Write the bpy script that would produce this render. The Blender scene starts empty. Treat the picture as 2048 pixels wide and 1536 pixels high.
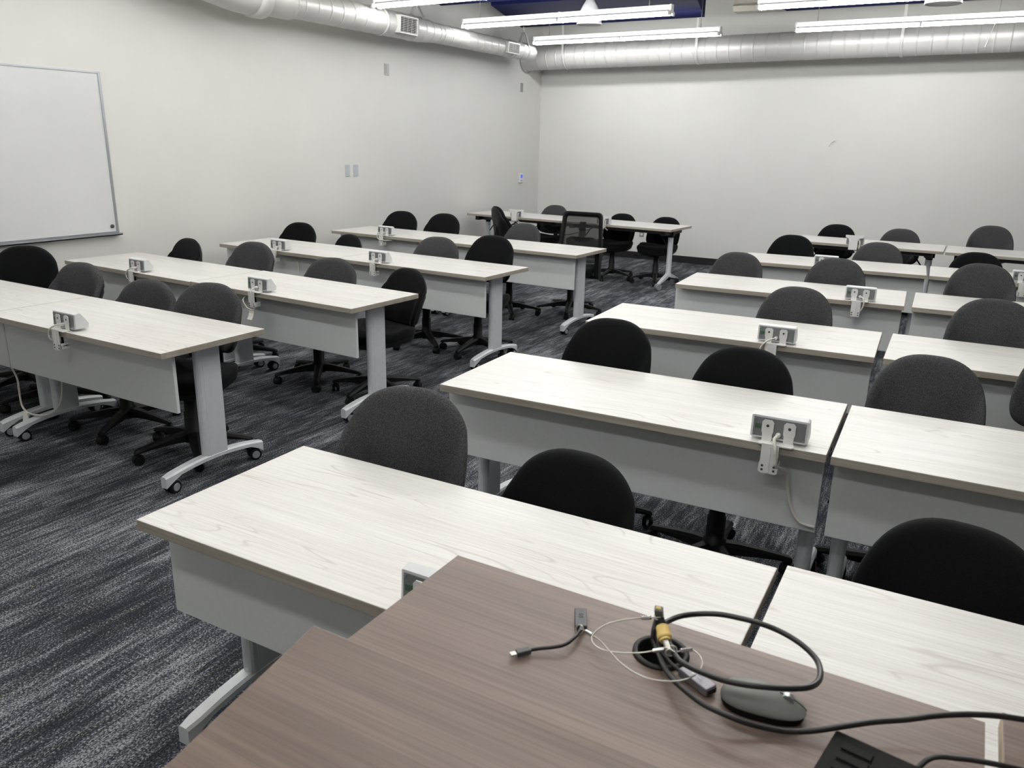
import bpy, bmesh, math, random
from mathutils import Vector, Matrix
random.seed(7)
PI = math.pi
R = math.radians
sc = bpy.context.scene
C = sc.collection

# ---------------------------------------------------------------- camera, world, exposure
cam_d = bpy.data.cameras.new('camera')
cam = bpy.data.objects.new('camera', cam_d)
C.objects.link(cam)
cam.matrix_world = Matrix(((0.86636826, -0.16311086, 0.47201788, 0.0),
                           (0.49896871, 0.24318735, -0.83179934, 0.0),
                           (0.02088673, 0.95616670, 0.29207702, 1.68553),
                           (0, 0, 0, 1)))
cam_d.sensor_width = 36.0
cam_d.lens = 36.0 * 1597.98 / 2048.0
cam_d.clip_start = 0.02
cam_d.dof.use_dof = True
cam_d.dof.focus_distance = 3.6
cam_d.dof.aperture_fstop = 9.0
sc.camera = cam
w = bpy.data.worlds.new('world')
sc.world = w
w.use_nodes = True
w.node_tree.nodes['Background'].inputs[0].default_value = (0.9, 0.95, 1.0, 1)
w.node_tree.nodes['Background'].inputs[1].default_value = 0.05
sc.view_settings.view_transform = 'Standard'
sc.view_settings.look = 'None'
sc.view_settings.gamma = 1.0
sc.view_settings.use_curve_mapping = False
sc.view_settings.exposure = 0.0
TUBE_STRENGTH = 42.0          # the fluorescent tubes are the only lights of the room

# ---------------------------------------------------------------- materials
def srgb(r, g, b):
    f = lambda c: (c / 255 / 12.92) if c / 255 <= 0.04045 else ((c / 255 + 0.055) / 1.055) ** 2.4
    return (f(r), f(g), f(b), 1.0)

class NT:
    def __init__(s, name):
        s.m = bpy.data.materials.new(name)
        s.m.use_nodes = True
        s.t = s.m.node_tree
        s.b = s.t.nodes['Principled BSDF']
    def n(s, kind, **kw):
        nd = s.t.nodes.new(kind)
        for k, v in kw.items():
            if k.startswith('i_'):
                nd.inputs[k[2:].replace('_', ' ')].default_value = v
            else:
                setattr(nd, k, v)
        return nd
    def l(s, a, b):
        s.t.links.new(a, b)
    def math(s, op, a, b=None, c=None):
        nd = s.n('ShaderNodeMath', operation=op)
        for i, v in enumerate((a, b, c)):
            if v is None: continue
            if isinstance(v, (int, float)): nd.inputs[i].default_value = v
            else: s.l(v, nd.inputs[i])
        return nd.outputs[0]
    def ramp(s, fac, stops, interp='LINEAR'):
        nd = s.n('ShaderNodeValToRGB')
        nd.color_ramp.interpolation = interp
        el = nd.color_ramp.elements
        while len(el) < len(stops): el.new(0.5)
        for e, (p, c) in zip(el, stops):
            e.position = p
            e.color = c if len(c) == 4 else (*c, 1)
        s.l(fac, nd.inputs[0])
        return nd.outputs[0]
    def mix(s, fac, a, b, mode='MIX'):
        nd = s.n('ShaderNodeMix', data_type='RGBA', blend_type=mode)
        for i, v in ((0, fac), (6, a), (7, b)):
            if isinstance(v, (int, float)): nd.inputs[i].default_value = v
            elif isinstance(v, tuple): nd.inputs[i].default_value = v
            else: s.l(v, nd.inputs[i])
        return nd.outputs[2]
    def coord(s, scale=(1, 1, 1), rand=False, rot=(0, 0, 0)):
        tc = s.n('ShaderNodeTexCoord')
        src = tc.outputs['Object']
        if rand:
            oi = s.n('ShaderNodeObjectInfo')
            mul = s.n('ShaderNodeVectorMath', operation='SCALE')
            mul.inputs[0].default_value = (13.0, 7.0, 3.0)
            s.l(oi.outputs['Random'], mul.inputs['Scale'])
            ad = s.n('ShaderNodeVectorMath', operation='ADD')
            s.l(src, ad.inputs[0]); s.l(mul.outputs[0], ad.inputs[1])
            src = ad.outputs[0]
        mp = s.n('ShaderNodeMapping')
        mp.inputs['Scale'].default_value = scale
        mp.inputs['Rotation'].default_value = rot
        s.l(src, mp.inputs['Vector'])
        return mp.outputs[0]
    def noise(s, vec, scale=1.0, detail=2.0, rough=0.5, dist=0.0):
        nd = s.n('ShaderNodeTexNoise')
        nd.inputs['Scale'].default_value = scale
        nd.inputs['Detail'].default_value = detail
        nd.inputs['Roughness'].default_value = rough
        nd.inputs['Distortion'].default_value = dist
        s.l(vec, nd.inputs['Vector'])
        return nd.outputs[0]
    def bump(s, h, strength=0.2, dist=0.002):
        nd = s.n('ShaderNodeBump')
        nd.inputs['Strength'].default_value = strength
        nd.inputs['Distance'].default_value = dist
        s.l(h, nd.inputs['Height'])
        s.l(nd.outputs[0], s.b.inputs['Normal'])

def plain(name, col, rough=0.5, metal=0.0, spec=0.5, var=0.03, vscale=30.0, emit=None):
    m = NT(name)
    nz = m.noise(m.coord(), vscale, 3.0)
    k = m.ramp(nz, [(0.3, (1 - var,) * 3), (0.7, (1 + var,) * 3)])
    m.l(m.mix(1.0, col, k, 'MULTIPLY'), m.b.inputs['Base Color'])
    m.b.inputs['Roughness'].default_value = rough
    m.b.inputs['Metallic'].default_value = metal
    m.b.inputs['Specular IOR Level'].default_value = spec
    if emit:
        m.b.inputs['Emission Color'].default_value = emit[0]
        m.b.inputs['Emission Strength'].default_value = emit[1]
    return m.m

def wood(name, light, dark, line, ring_amt, fine_amt, rough, spec=0.4, rnd=True):
    m = NT(name)
    base = m.noise(m.coord((0.55, 5.0, 5.0), rnd), 1.5, 2.0, 0.5, 0.4)
    rings = m.math('PINGPONG', m.math('MULTIPLY', base, 26.0), 1.0)
    ring_line = m.ramp(rings, [(0.0, (1, 1, 1)), (0.16, (0.0, 0.0, 0.0)), (1.0, (0.0, 0.0, 0.0))])
    patch = m.ramp(m.noise(m.coord((0.9, 4.0, 4.0), rnd), 2.0, 2.0), [(0.42, (0, 0, 0)), (0.6, (1, 1, 1))])
    fine = m.noise(m.coord((2.5, 210.0, 210.0), rnd), 1.0, 4.0, 0.65)
    fine_r = m.ramp(fine, [(0.38, (0, 0, 0)), (0.68, (1, 1, 1))])
    broad = m.ramp(m.noise(m.coord((0.5, 11.0, 11.0), rnd), 1.4, 3.0), [(0.3, (0, 0, 0)), (0.72, (1, 1, 1))])
    col = m.mix(broad, light, dark)
    col = m.mix(m.math('MULTIPLY', fine_r, fine_amt), col, line)
    col = m.mix(m.math('MULTIPLY', m.math('MULTIPLY', ring_line, patch), ring_amt), col, line)
    m.l(col, m.b.inputs['Base Color'])
    m.b.inputs['Roughness'].default_value = rough
    m.b.inputs['Specular IOR Level'].default_value = spec
    m.bump(fine, 0.05, 0.0005)
    return m.m

M = {}
M['wall'] = plain('wall_paint', srgb(216, 216, 212), 0.75, spec=0.25, var=0.012, vscale=3.0)
M['ceiling'] = plain('ceiling_paint', srgb(196, 193, 182), 0.8, spec=0.2)
M['duct'] = plain('duct_paint', srgb(190, 190, 187), 0.42, 0.2, 0.5, var=0.02, vscale=5)
M['dark'] = plain('dark_void', srgb(28, 28, 30), 0.6)
M['base_black'] = plain('rubber_baseboard', srgb(30, 30, 33), 0.5)
M['white_metal'] = plain('white_powder_coat', srgb(212, 214, 216), 0.35, 0.0, 0.5)
M['fixture'] = plain('white_enamel', srgb(235, 236, 236), 0.3)
M['grey_rail'] = plain('grey_lampholder', srgb(40, 41, 42), 0.6)  # dark tone painting the shaded gap between strip housing and tubes
M['leg'] = plain('silver_grey_paint', srgb(212, 215, 219), 0.38, 0.1)
M['panel'] = plain('grey_panel_laminate', srgb(215, 218, 219), 0.5, spec=0.4, var=0.02, vscale=60)
M['chrome'] = plain('chrome', srgb(205, 206, 208), 0.16, 1.0)
M['alu'] = plain('aluminium', srgb(178, 181, 186), 0.35, 0.8)
M['mod_back'] = plain('grey_anodised', srgb(128, 130, 132), 0.45, 0.35)
M['plastic_black'] = plain('black_plastic', srgb(15, 15, 17), 0.5, spec=0.3)
M['rubber'] = plain('black_rubber', srgb(13, 13, 14), 0.6, spec=0.3)
M['caster_grey'] = plain('grey_caster_hub', srgb(138, 140, 143), 0.5)
M['white_plastic'] = plain('white_plastic', srgb(226, 226, 224), 0.4)
M['cable_white'] = plain('white_cable_jacket', srgb(214, 212, 204), 0.45)
M['cable_black'] = plain('black_cable_jacket', srgb(22, 22, 24), 0.38)
M['steel'] = plain('steel_wire', srgb(190, 188, 180), 0.3, 0.8)
M['yellow'] = plain('yellow_ferrule', srgb(228, 198, 122), 0.45)
M['grey_plastic'] = plain('charcoal_plastic', srgb(66, 67, 71), 0.45)
M['grey_alloy'] = plain('grey_alloy', srgb(128, 124, 132), 0.36, 0.5)
M['mouse_grey'] = plain('mouse_grey', srgb(112, 114, 110), 0.5)
M['mouse_dark'] = plain('mouse_dark', srgb(10, 10, 10), 0.7, spec=0.2)
M['blue'] = plain('navy_felt', srgb(15, 19, 57), 0.85, spec=0.1, var=0.05, vscale=90)
M['green_port'] = plain('port_green', srgb(70, 96, 76), 0.4)
M['screen'] = plain('blue_screen', srgb(60, 90, 220), 0.3, emit=(srgb(60, 95, 235), 0.6))
M['whiteboard'] = plain('whiteboard_surface', srgb(213, 214, 215), 0.22, spec=0.6, var=0.015, vscale=4)
M['plate'] = plain('switch_plate', srgb(186, 192, 197), 0.4)
M['plate_grey'] = plain('grey_plate', srgb(160, 160, 158), 0.45, 0.3)
M['tube'] = plain('lit_tube', srgb(255, 255, 255), 0.4, emit=((1.0, 0.995, 0.985, 1), TUBE_STRENGTH))
M['light_tag'] = plain('paper_tag', srgb(222, 220, 214), 0.6)
M['ash'] = wood('pale_ash_laminate', srgb(223, 222, 220), srgb(213, 211, 208), srgb(172, 166, 158), 0.6, 0.42, 0.36)
M['ash_edge'] = wood('taupe_edge_band', srgb(176, 169, 157), srgb(156, 148, 136), srgb(122, 115, 104), 0.2, 0.5, 0.5)
M['walnut'] = wood('brown_walnut_laminate', srgb(124, 107, 97), srgb(106, 91, 83), srgb(83, 70, 63), 0.1, 0.6, 0.38)
M['walnut_edge'] = plain('tan_edge_band', srgb(168, 148, 120), 0.5)

def make_carpet():
    m = NT('charcoal_streaked_carpet')
    streak = m.noise(m.coord((11.0, 1.7, 1.0)), 1.0, 3.0, 0.6)
    thin = m.noise(m.coord((55.0, 6.0, 1.0)), 1.0, 3.0, 0.6)
    big = m.noise(m.coord((2.2, 0.8, 1.0)), 1.0, 2.0)
    speck = m.noise(m.coord((190.0, 130.0, 1.0)), 1.0, 2.0, 0.7)
    v = m.math('ADD', m.math('MULTIPLY', streak, 0.5), m.math('MULTIPLY', thin, 0.56))
    v = m.math('SUBTRACT', m.math('ADD', v, m.math('MULTIPLY', m.math('SUBTRACT', big, 0.5), 0.4)), 0.045)
    v = m.math('ADD', v, m.math('MULTIPLY', m.math('SUBTRACT', speck, 0.5), 1.1))
    col = m.ramp(v, [(0.34, srgb(36, 38, 44)), (0.48, srgb(60, 62, 69)), (0.57, srgb(98, 100, 107)), (0.70, srgb(158, 160, 164))])
    fl = m.ramp(m.noise(m.coord((26.0, 2.4, 1.0)), 1.0, 2.0), [(0.57, (0, 0, 0)), (0.66, (1, 1, 1))])
    fs = m.ramp(speck, [(0.52, (0, 0, 0)), (0.64, (1, 1, 1))])
    col = m.mix(m.math('MULTIPLY', m.math('MULTIPLY', fl, fs), 0.8), col, srgb(150, 146, 132))
    m.l(col, m.b.inputs['Base Color'])
    m.b.inputs['Roughness'].default_value = 0.95
    m.b.inputs['Specular IOR Level'].default_value = 0.1
    m.bump(speck, 0.5, 0.004)
    return m.m
M['carpet'] = make_carpet()

def make_fabric(name, dark, light, weave):
    m = NT(name)
    v = m.n('ShaderNodeTexVoronoi')
    v.inputs['Scale'].default_value = weave
    m.l(m.coord((1.0, 0.35, 1.0)), v.inputs['Vector'])
    col = m.ramp(v.outputs['Distance'], [(0.15, light), (0.6, dark)])
    m.l(col, m.b.inputs['Base Color'])
    m.b.inputs['Roughness'].default_value = 0.9
    m.b.inputs['Specular IOR Level'].default_value = 0.15
    m.b.inputs['Sheen Weight'].default_value = 0.03
    m.b.inputs['Sheen Roughness'].default_value = 0.5
    m.bump(v.outputs['Distance'], 0.35, 0.001)
    return m.m
M['fab_grey'] = make_fabric('charcoal_weave', srgb(54, 54, 56), srgb(84, 84, 86), 330.0)
M['fab_black'] = make_fabric('black_weave', srgb(9, 10, 12), srgb(19, 20, 23), 420.0)

def make_mesh_fabric():
    m = NT('black_see_through_mesh')
    m.b.inputs['Base Color'].default_value = srgb(20, 20, 22)
    m.b.inputs['Roughness'].default_value = 0.7
    m.b.inputs['Alpha'].default_value = 0.85
    return m.m
M['mesh'] = make_mesh_fabric()

# ---------------------------------------------------------------- mesh helpers
class MB:
    def __init__(s):
        s.v, s.f, s.mi, s.sm = [], [], [], []
    def add(s, verts, faces, mi=0, smooth=False, mat=None):
        o = len(s.v)
        for p in verts:
            p = Vector(p)
            s.v.append(tuple(mat @ p) if mat is not None else tuple(p))
        for f in faces:
            s.f.append([i + o for i in f]); s.mi.append(mi); s.sm.append(smooth)
        return s
    def box(s, a, b, mi=0, mat=None):
        x0, y0, z0 = a; x1, y1, z1 = b
        vs = [(x0, y0, z0), (x1, y0, z0), (x1, y1, z0), (x0, y1, z0), (x0, y0, z1), (x1, y0, z1), (x1, y1, z1), (x0, y1, z1)]
        return s.add(vs, [(0, 3, 2, 1), (4, 5, 6, 7), (0, 1, 5, 4), (1, 2, 6, 5), (2, 3, 7, 6), (3, 0, 4, 7)], mi, False, mat)
    def rings(s, rings, mi=0, smooth=True, cap=True, closed=True):
        n = len(rings[0]); vs = [p for r in rings for p in r]; fs = []
        for i in range(len(rings) - 1):
            for j in range(n if closed else n - 1):
                k = (j + 1) % n
                fs.append((i * n + j, i * n + k, (i + 1) * n + k, (i + 1) * n + j))
        s.add(vs, fs, mi, smooth)
        if cap:
            s.add(rings[0], [tuple(reversed(range(n)))], mi, False)
            s.add(rings[-1], [tuple(range(n))], mi, False)
        return s
    def rod(s, a, b, r0, r1=None, n=12, mi=0, smooth=True, cap=True):
        a, b = Vector(a), Vector(b); r1 = r0 if r1 is None else r1
        d = (b - a).normalized()
        u = d.orthogonal().normalized(); w2 = d.cross(u)
        rs = [[tuple(c + u * (r * math.cos(2 * PI * i / n)) + w2 * (r * math.sin(2 * PI * i / n))) for i in range(n)] for c, r in ((a, r0), (b, r1))]
        return s.rings(rs, mi, smooth, cap)
    def lathe(s, prof, n=24, axis='Z', c=(0, 0, 0), mi=0, smooth=True, cap=True):
        rs = []
        for r, h in prof:
            ring = []
            for i in range(n):
                t = 2 * PI * i / n
                x, y = r * math.cos(t), r * math.sin(t)
                p = (x, y, h) if axis == 'Z' else ((h, x, y) if axis == 'X' else (y, h, x))
                ring.append((p[0] + c[0], p[1] + c[1], p[2] + c[2]))
            rs.append(ring)
        return s.rings(rs, mi, smooth, cap)
    def prism(s, poly, z0, z1, mi=0, mat=None):
        n = len(poly)
        vs = [(x, y, z0) for x, y in poly] + [(x, y, z1) for x, y in poly]
        fs = [tuple(reversed(range(n))), tuple(range(n, 2 * n))] + [(i, (i + 1) % n, n + (i + 1) % n, n + i) for i in range(n)]
        return s.add(vs, fs, mi, False, mat)
    def tube(s, pts, r, n=8, sub=5, mi=0, smooth=True):
        P = [Vector(p) for p in pts]
        Q = []
        for i in range(len(P) - 1):
            p0, p1, p2, p3 = P[max(i - 1, 0)], P[i], P[i + 1], P[min(i + 2, len(P) - 1)]
            for k in range(sub):
                t = k / sub
                Q.append(0.5 * ((2 * p1) + (p2 - p0) * t + (2 * p0 - 5 * p1 + 4 * p2 - p3) * t * t + (3 * p1 - p0 - 3 * p2 + p3) * t ** 3))
        Q.append(P[-1])
        rs = []; u = None
        for i, q in enumerate(Q):
            d = (Q[min(i + 1, len(Q) - 1)] - Q[max(i - 1, 0)]).normalized()
            if u is None: u = d.orthogonal().normalized()
            u = (u - d * u.dot(d))
            u = u.normalized() if u.length > 1e-6 else d.orthogonal().normalized()
            w2 = d.cross(u)
            rs.append([tuple(q + u * (r * math.cos(2 * PI * j / n)) + w2 * (r * math.sin(2 * PI * j / n))) for j in range(n)])
        return s.rings(rs, mi, smooth, True)
    def mesh(s, name, mats):
        me = bpy.data.meshes.new(name)
        me.from_pydata(s.v, [], s.f)
        for m in mats: me.materials.append(m)
        me.polygons.foreach_set('material_index', s.mi)
        me.polygons.foreach_set('use_smooth', s.sm)
        me.update()
        bm = bmesh.new(); bm.from_mesh(me)
        bmesh.ops.recalc_face_normals(bm, faces=bm.faces)
        bm.to_mesh(me); bm.free()
        return me

def bevelled(a, b, r=0.003, seg=2, mat_fn=None):
    """mesh builder holding a box with rounded edges; mat_fn(normal) gives the slot"""
    bm = bmesh.new()
    bmesh.ops.create_cube(bm, size=1.0)
    for v in bm.verts:
        v.co = Vector([(a[i] + b[i]) / 2 + v.co[i] * (b[i] - a[i]) for i in range(3)])
    bmesh.ops.bevel(bm, geom=list(bm.edges), offset=r, segments=seg, affect='EDGES', profile=0.5)
    m = MB()
    bm.normal_update()
    bm.verts.index_update()
    vs = [tuple(v.co) for v in bm.verts]
    for f in bm.faces:
        pass
    o = len(m.v)
    m.v += vs
    for f in bm.faces:
        m.f.append([v.index for v in f.verts]); m.mi.append(mat_fn(f.normal) if mat_fn else 0); m.sm.append(False)
    bm.free()
    return m

def obj(name, mesh, parent=None, loc=(0, 0, 0), rot=(0, 0, 0)):
    o = bpy.data.objects.new(name, mesh)
    C.objects.link(o)
    o.location = loc; o.rotation_euler = rot
    if parent is not None: o.parent = parent
    return o
def tag(o, label, cat, group=None):
    o['label'] = label; o['category'] = cat
    if group: o['group'] = group
    return o
def thing(name, label, cat, loc=(0, 0, 0), rz=0.0, group=None):
    o = bpy.data.objects.new(name, None)
    C.objects.link(o)
    o.empty_display_size = 0.05
    o.location = loc; o.rotation_euler = (0, 0, rz)
    return tag(o, label, cat, group)
def struct(name, mb, mat, parent=None):
    o = obj(name, mb.mesh(name, [M[mat]] if isinstance(mat, str) else mat), parent)
    if parent is None: o['kind'] = 'structure'
    return o
def copy_tree(src, parent=None):
    o = src.copy()
    C.objects.link(o)
    if parent is not None: o.parent = parent
    for ch in list(src.children): copy_tree(ch, o)
    return o

# ---------------------------------------------------------------- room shell
X0, X1, Y0, Y1, H = -6.151, 4.6, -2.6, 11.543, 3.95
struct('floor', MB().box((X0 - .1, Y0 - .1, -0.06), (X1 + .1, Y1 + .1, 0.0)), 'carpet')
struct('ceiling', MB().box((X0 - .1, Y0 - .1, H), (X1 + .1, Y1 + .1, H + .1)), 'ceiling')
struct('wall_left', MB().box((X0 - .12, Y0 - .1, 0), (X0, Y1 + .1, H)), 'wall')
struct('wall_back', MB().box((X0, Y1, 0), (X1, Y1 + .12, H)), 'wall')
struct('wall_right', MB().box((X1, Y0 - .1, 0), (X1 + .12, Y1 + .1, H)), 'wall')
struct('wall_front', MB().box((X0, Y0 - .12, 0), (X1, Y0, H)), 'wall')
struct('baseboard_back', MB().box((X0 + .012, Y1 - .012, 0.0), (X1, Y1, 0.10)), 'base_black')
struct('baseboard_left', MB().box((X0, Y0, 0.0), (X0 + .012, Y1, 0.10)), 'base_black')
# ceiling joist with conduit, near the back wall
t1 = struct('trim_1', MB().box((-3.05, 10.72, 3.26), (X1, 10.92, 3.62)), 'ceiling')
struct('conduit', MB().rod((-3.05, 10.70, 3.315), (X1, 10.70, 3.315), 0.014, n=8), 'ceiling', t1)
struct('hanger_rod', MB().rod((-2.9, 10.82, 3.6), (-2.9, 10.82, H), 0.012, n=8).rod((-1.0, 10.82, 3.6), (-1.0, 10.82, H), 0.012, n=8).rod((2, 10.82, 3.6), (2, 10.82, H), 0.012, n=8), 'ceiling', t1)

# ---------------------------------------------------------------- strip lights
def strip_light_proto():
    t = thing('strip_light', '', 'ceiling light')
    L = 1.2
    h = MB().box((-L, -0.028, -0.055), (L, 0.028, 0.0))
    h.prism([(-0.028, -0.055), (0.028, -0.055), (0.014, -0.075), (-0.014, -0.075)], -L, L, mat=Matrix(((0, 0, 1, 0), (1, 0, 0, 0), (0, 1, 0, 0), (0, 0, 0, 1))))
    obj('housing', h.mesh('strip_housing', [M['fixture']]), t)
    g = MB().box((-L, -0.034, -0.062), (L, -0.028, -0.052)).box((-L, 0.028, -0.062), (L, 0.034, -0.052))  # added dark strips, standing in for the shaded gap above the tubes
    obj('rail', g.mesh('strip_rail', [M['grey_rail']]), t)
    tube = MB().rod((-0.585, 0, 0), (0.585, 0, 0), 0.013, n=10).mesh('strip_tube', [M['tube']])
    for sx in (-0.6, 0.6):
        for sy in (-0.05, 0.05):
            obj('lamp_tube', tube, t, (sx, sy, -0.082))
    cap = MB()
    poly = [(-0.03, 0.004), (0.03, 0.004), (0.034, -0.055), (0.07, -0.07), (0.07, -0.1), (0.03, -0.1), (0.02, -0.078), (-0.02, -0.078), (-0.03, -0.1), (-0.07, -0.1), (-0.07, -0.07), (-0.034, -0.055)]
    cap.prism(poly, 0, 0.02, mat=Matrix(((0, 0, 1, 0), (1, 0, 0, 0), (0, 1, 0, 0), (0, 0, 0, 1))))
    cm = cap.mesh('strip_end', [M['fixture']])
    obj('end_cap', cm, t, (-L - 0.02, 0, 0)); obj('end_cap', cm, t, (L, 0, 0))
    obj('lamp_holder', cm, t, (-0.01, 0, 0))
    wire = MB().rod((0, 0, 0), (0, 0, H - 3.028), 0.003, n=6).rod((0, 0, 0), (0, 0, 0.05), 0.006, n=6).mesh('strip_wire', [M['steel']])
    for sx in (-1.0, 0.98): obj('hanging_cable', wire, t, (sx, 0, 0))
    return t
SL = strip_light_proto()
rows_y = [10.25, 8.5, 6.78, 5.05, 3.32, 1.6, -0.12]
cols = [(-4.33, -2.4), (-0.862, -1.4)]
first = True
for ci, (cx, rz) in enumerate(cols):
    for ri, y in enumerate(rows_y):
        if ci == 0 and ri == 6: continue
        dy = {0: 0.02, 1: -0.1, 2: -0.2}[ci]
        if ci == 0 and ri == 2: dy = 0.12
        o = SL if first else copy_tree(SL)
        first = False
        o.location = (cx + (.09 if (ci, ri) == (0, 3) else 0), y + dy, 3.028); o.rotation_euler = (0, 0, R(rz)); o.scale = (1.066, 1, 1)
        names = {(0, 0): 'lit twin-tube strip light hanging in front of the horizontal back duct, left one',
                 (0, 1): 'lit twin-tube strip light crossing in front of the domed pendant and blue panel',
                 (0, 2): 'lit strip light cut by the top edge, above the duct along the left wall',
                 (1, 0): 'lit strip light running out at the right edge, over the back duct',
                 (1, 1): 'lit strip light cut by the top edge, beside the navy panel right of centre'}
        if (ci, ri) in names: tag(o, names[(ci, ri)], 'ceiling light')
        else: tag(o, 'lit twin-tube strip light hanging beyond the top edge, above the nearer rows', 'ceiling light', 'strip lights above the nearer rows')

# ---------------------------------------------------------------- blue acoustic panels
def blue_panel(pts, z0, z1, label):
    t = thing('acoustic_panel', label, 'acoustic panel', (pts[0][0], pts[0][1], z0))
    poly = [(x - pts[0][0], y - pts[0][1]) for x, y in pts]
    obj('panel_body', MB().prism(poly, 0, z1 - z0).mesh('acoustic_panel', [M['blue']]), t)
    wr = MB()
    for x, y in poly: wr.rod((x * .9 + .05, y * .9 + .05, z1 - z0), (x * .9 + .05, y * .9 + .05, H - z0), 0.003, n=6)
    obj('hanging_cable', wr.mesh('panel_wires', [M['steel']]), t)
def up(pts): return [(x * 1.05, y * 1.05) for x, y in pts]
blue_panel(up([(-5.81, 10.28), (-3.255, 10.24), (-2.85, 8.55), (-5.22, 8.52)]), 3.223, 3.45, 'large navy blue acoustic panel above the domed pendant and the strip lights')
blue_panel(up([(-5.78, 8.33), (-3.2, 8.30), (-2.8, 6.7), (-5.2, 6.7)]), 3.223, 3.45, 'navy blue acoustic panel cut by the top edge, nearest the left duct')
blue_panel(up([(-2.27, 10.13), (-0.0, 10.1), (0.2, 8.5), (-2.27, 8.5)]), 3.223, 3.45, 'navy blue acoustic panel behind the right pendant dome at the top edge')

# ---------------------------------------------------------------- pendant domes
def pendant(x, y, z, d, label):
    t = thing('pendant_light', label, 'pendant light', (x, y, z))
    r = d / 2
    prof = [(r * .97, 0.0), (r, 0.004), (r * .985, .05 * d), (r * .92, .25 * d), (r * .78, .47 * d), (r * .55, .7 * d), (r * .32, .88 * d), (r * .17, .98 * d), (r * .12, 1.06 * d)]
    inner = [(r * .10, 1.0 * d), (r * .3, .85 * d), (r * .53, .67 * d), (r * .75, .45 * d), (r * .89, .25 * d), (r * .955, .05 * d), (r * .97, 0.0)]
    obj('lamp_shade', MB().lathe(inner + prof, 40, cap=False).mesh('pendant_shade', [M['fixture']]), t)
    obj('diffuser', MB().lathe([(r * .93, .06 * d), (r * .93, .07 * d)], 32).mesh('pendant_diffuser', [M['white_plastic']]), t)
    obj('cord', MB().rod((0, 0, 1.05 * d), (0, 0, H - z), 0.008, n=8).mesh('pendant_cord', [M['fixture']]), t)
pendant(-4.13, 8.85, 2.936, 0.284, 'white dome pendant behind the strip light, under the large navy panel')
pendant(-0.51, 7.55, 2.765, 0.27, 'white dome pendant cut by the top edge above the back duct')

# ---------------------------------------------------------------- spiral ducts
def ribbed(prof, step, r_of, h0, h1, ridge=0.004):
    h = h0
    while h < h1 - 1e-6:
        n = min(h + step, h1)
        prof += [(r_of(h) + ridge, h), (r_of(h) + ridge, h + .006), (r_of(h), h + .009), (r_of(h), h + .02), (r_of(n), n - .02), (r_of(n), n - .003)]
        h = n
    return prof
# duct along the left wall (axis Y, local origin at its far end)
dl = thing('air_duct', 'pale spiral air duct with two grilles along the left wall', 'duct', (-5.75, 10.46, 2.84))
def rl(h):
    y = -h
    if y < 2.30: return 0.105
    if y < 2.62: return 0.105 + (y - 2.30) / .32 * 0.025
    if y < 4.6: return 0.13
    return 0.15
prof = [(0.001, 0.0), (0.1, 0.0), (0.105, -0.01)]
def sec(h0, h1, step):
    global prof
    h = h0
    while h > h1 + 1e-6:
        n = max(h - step, h1)
        prof += [(rl(h - .001) + .004, h), (rl(h - .001) + .004, h - .006), (rl(h - .001), h - .009), (rl(h - .02), h - .02), (rl(n + .02), n + .02), (rl(n + .001), n + .003)]
        h = n
sec(-0.18, -2.3, 0.17); sec(-2.3, -2.62, 0.16); sec(-2.62, -4.6, 0.17); sec(-4.6, -5.0, .4)
obj('duct_run', MB().lathe(prof, 32, 'Y').mesh('left_duct_run', [M['duct']]), dl)
el = MB().tube([(0, -4.95, 0), (0, -5.2, 0.0), (-.03, -5.5, 0.05), (-.08, -5.9, 0.10), (-.11, -6.6, 0.12), (-.11, -7.4, 0.12), (-.11, -9.0, 0.12), (-.11, -12.9, 0.12)], 0.165, 28, 5)
el.lathe([(0.165, -5.06), (0.185, -5.05), (0.185, -4.93), (0.165, -4.92)], 28, 'Y', cap=False)
obj('duct_elbow', el.mesh('left_duct_elbow', [M['duct']]), dl)
bd = MB()
for y, r in ((-0.22, .105), (-0.62, .107), (-2.78, .13), (-3.3, .132)):
    bd.lathe([(r, y - .014), (r + .007, y - .014), (r + .007, y + .014), (r, y + .014)], 32, 'Y', cap=False)
obj('coupling_band', bd.mesh('left_duct_bands', [M['duct']]), dl)
def grille(y, r, wdt, hgt):
    g = bpy.data.objects.new('grille', None); C.objects.link(g); g.parent = dl
    g.location = (0, y, 0); g.rotation_euler = (0, R(4), 0)
    x = r + .032
    f = MB()
    f.box((x - .075, -wdt / 2 - .012, -hgt / 2 - .012), (x, wdt / 2 + .012, -hgt / 2)).box((x - .075, -wdt / 2 - .012, hgt / 2), (x, wdt / 2 + .012, hgt / 2 + .012))
    f.box((x - .075, -wdt / 2 - .012, -hgt / 2), (x, -wdt / 2, hgt / 2)).box((x - .075, wdt / 2, -hgt / 2), (x, wdt / 2 + .012, hgt / 2))
    obj('grille_frame', f.mesh('grille_frame', [M['duct']]), g)
    obj('grille_back', MB().box((x - .024, -wdt / 2, -hgt / 2), (x - .021, wdt / 2, hgt / 2)).mesh('grille_back', [M['dark']]), g)
    s = MB(); n = 9
    for i in range(n):
        z = -hgt / 2 + hgt * (i + .5) / n
        s.box((x - .016, -wdt / 2, z - .0022), (x - .004, wdt / 2, z + .0022))
    for i in range(1, 4):
        yy = -wdt / 2 + wdt * i / 4
        s.box((x - .021, yy - .002, -hgt / 2), (x - .016, yy + .002, hgt / 2))
    q = obj('louvre', s.mesh('grille_louvres', [M['plate_grey']]), g); q['kind'] = 'stuff'
grille(-0.70, .105, 0.27, 0.11); grille(-3.0, .132, 0.29, 0.15)
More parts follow.
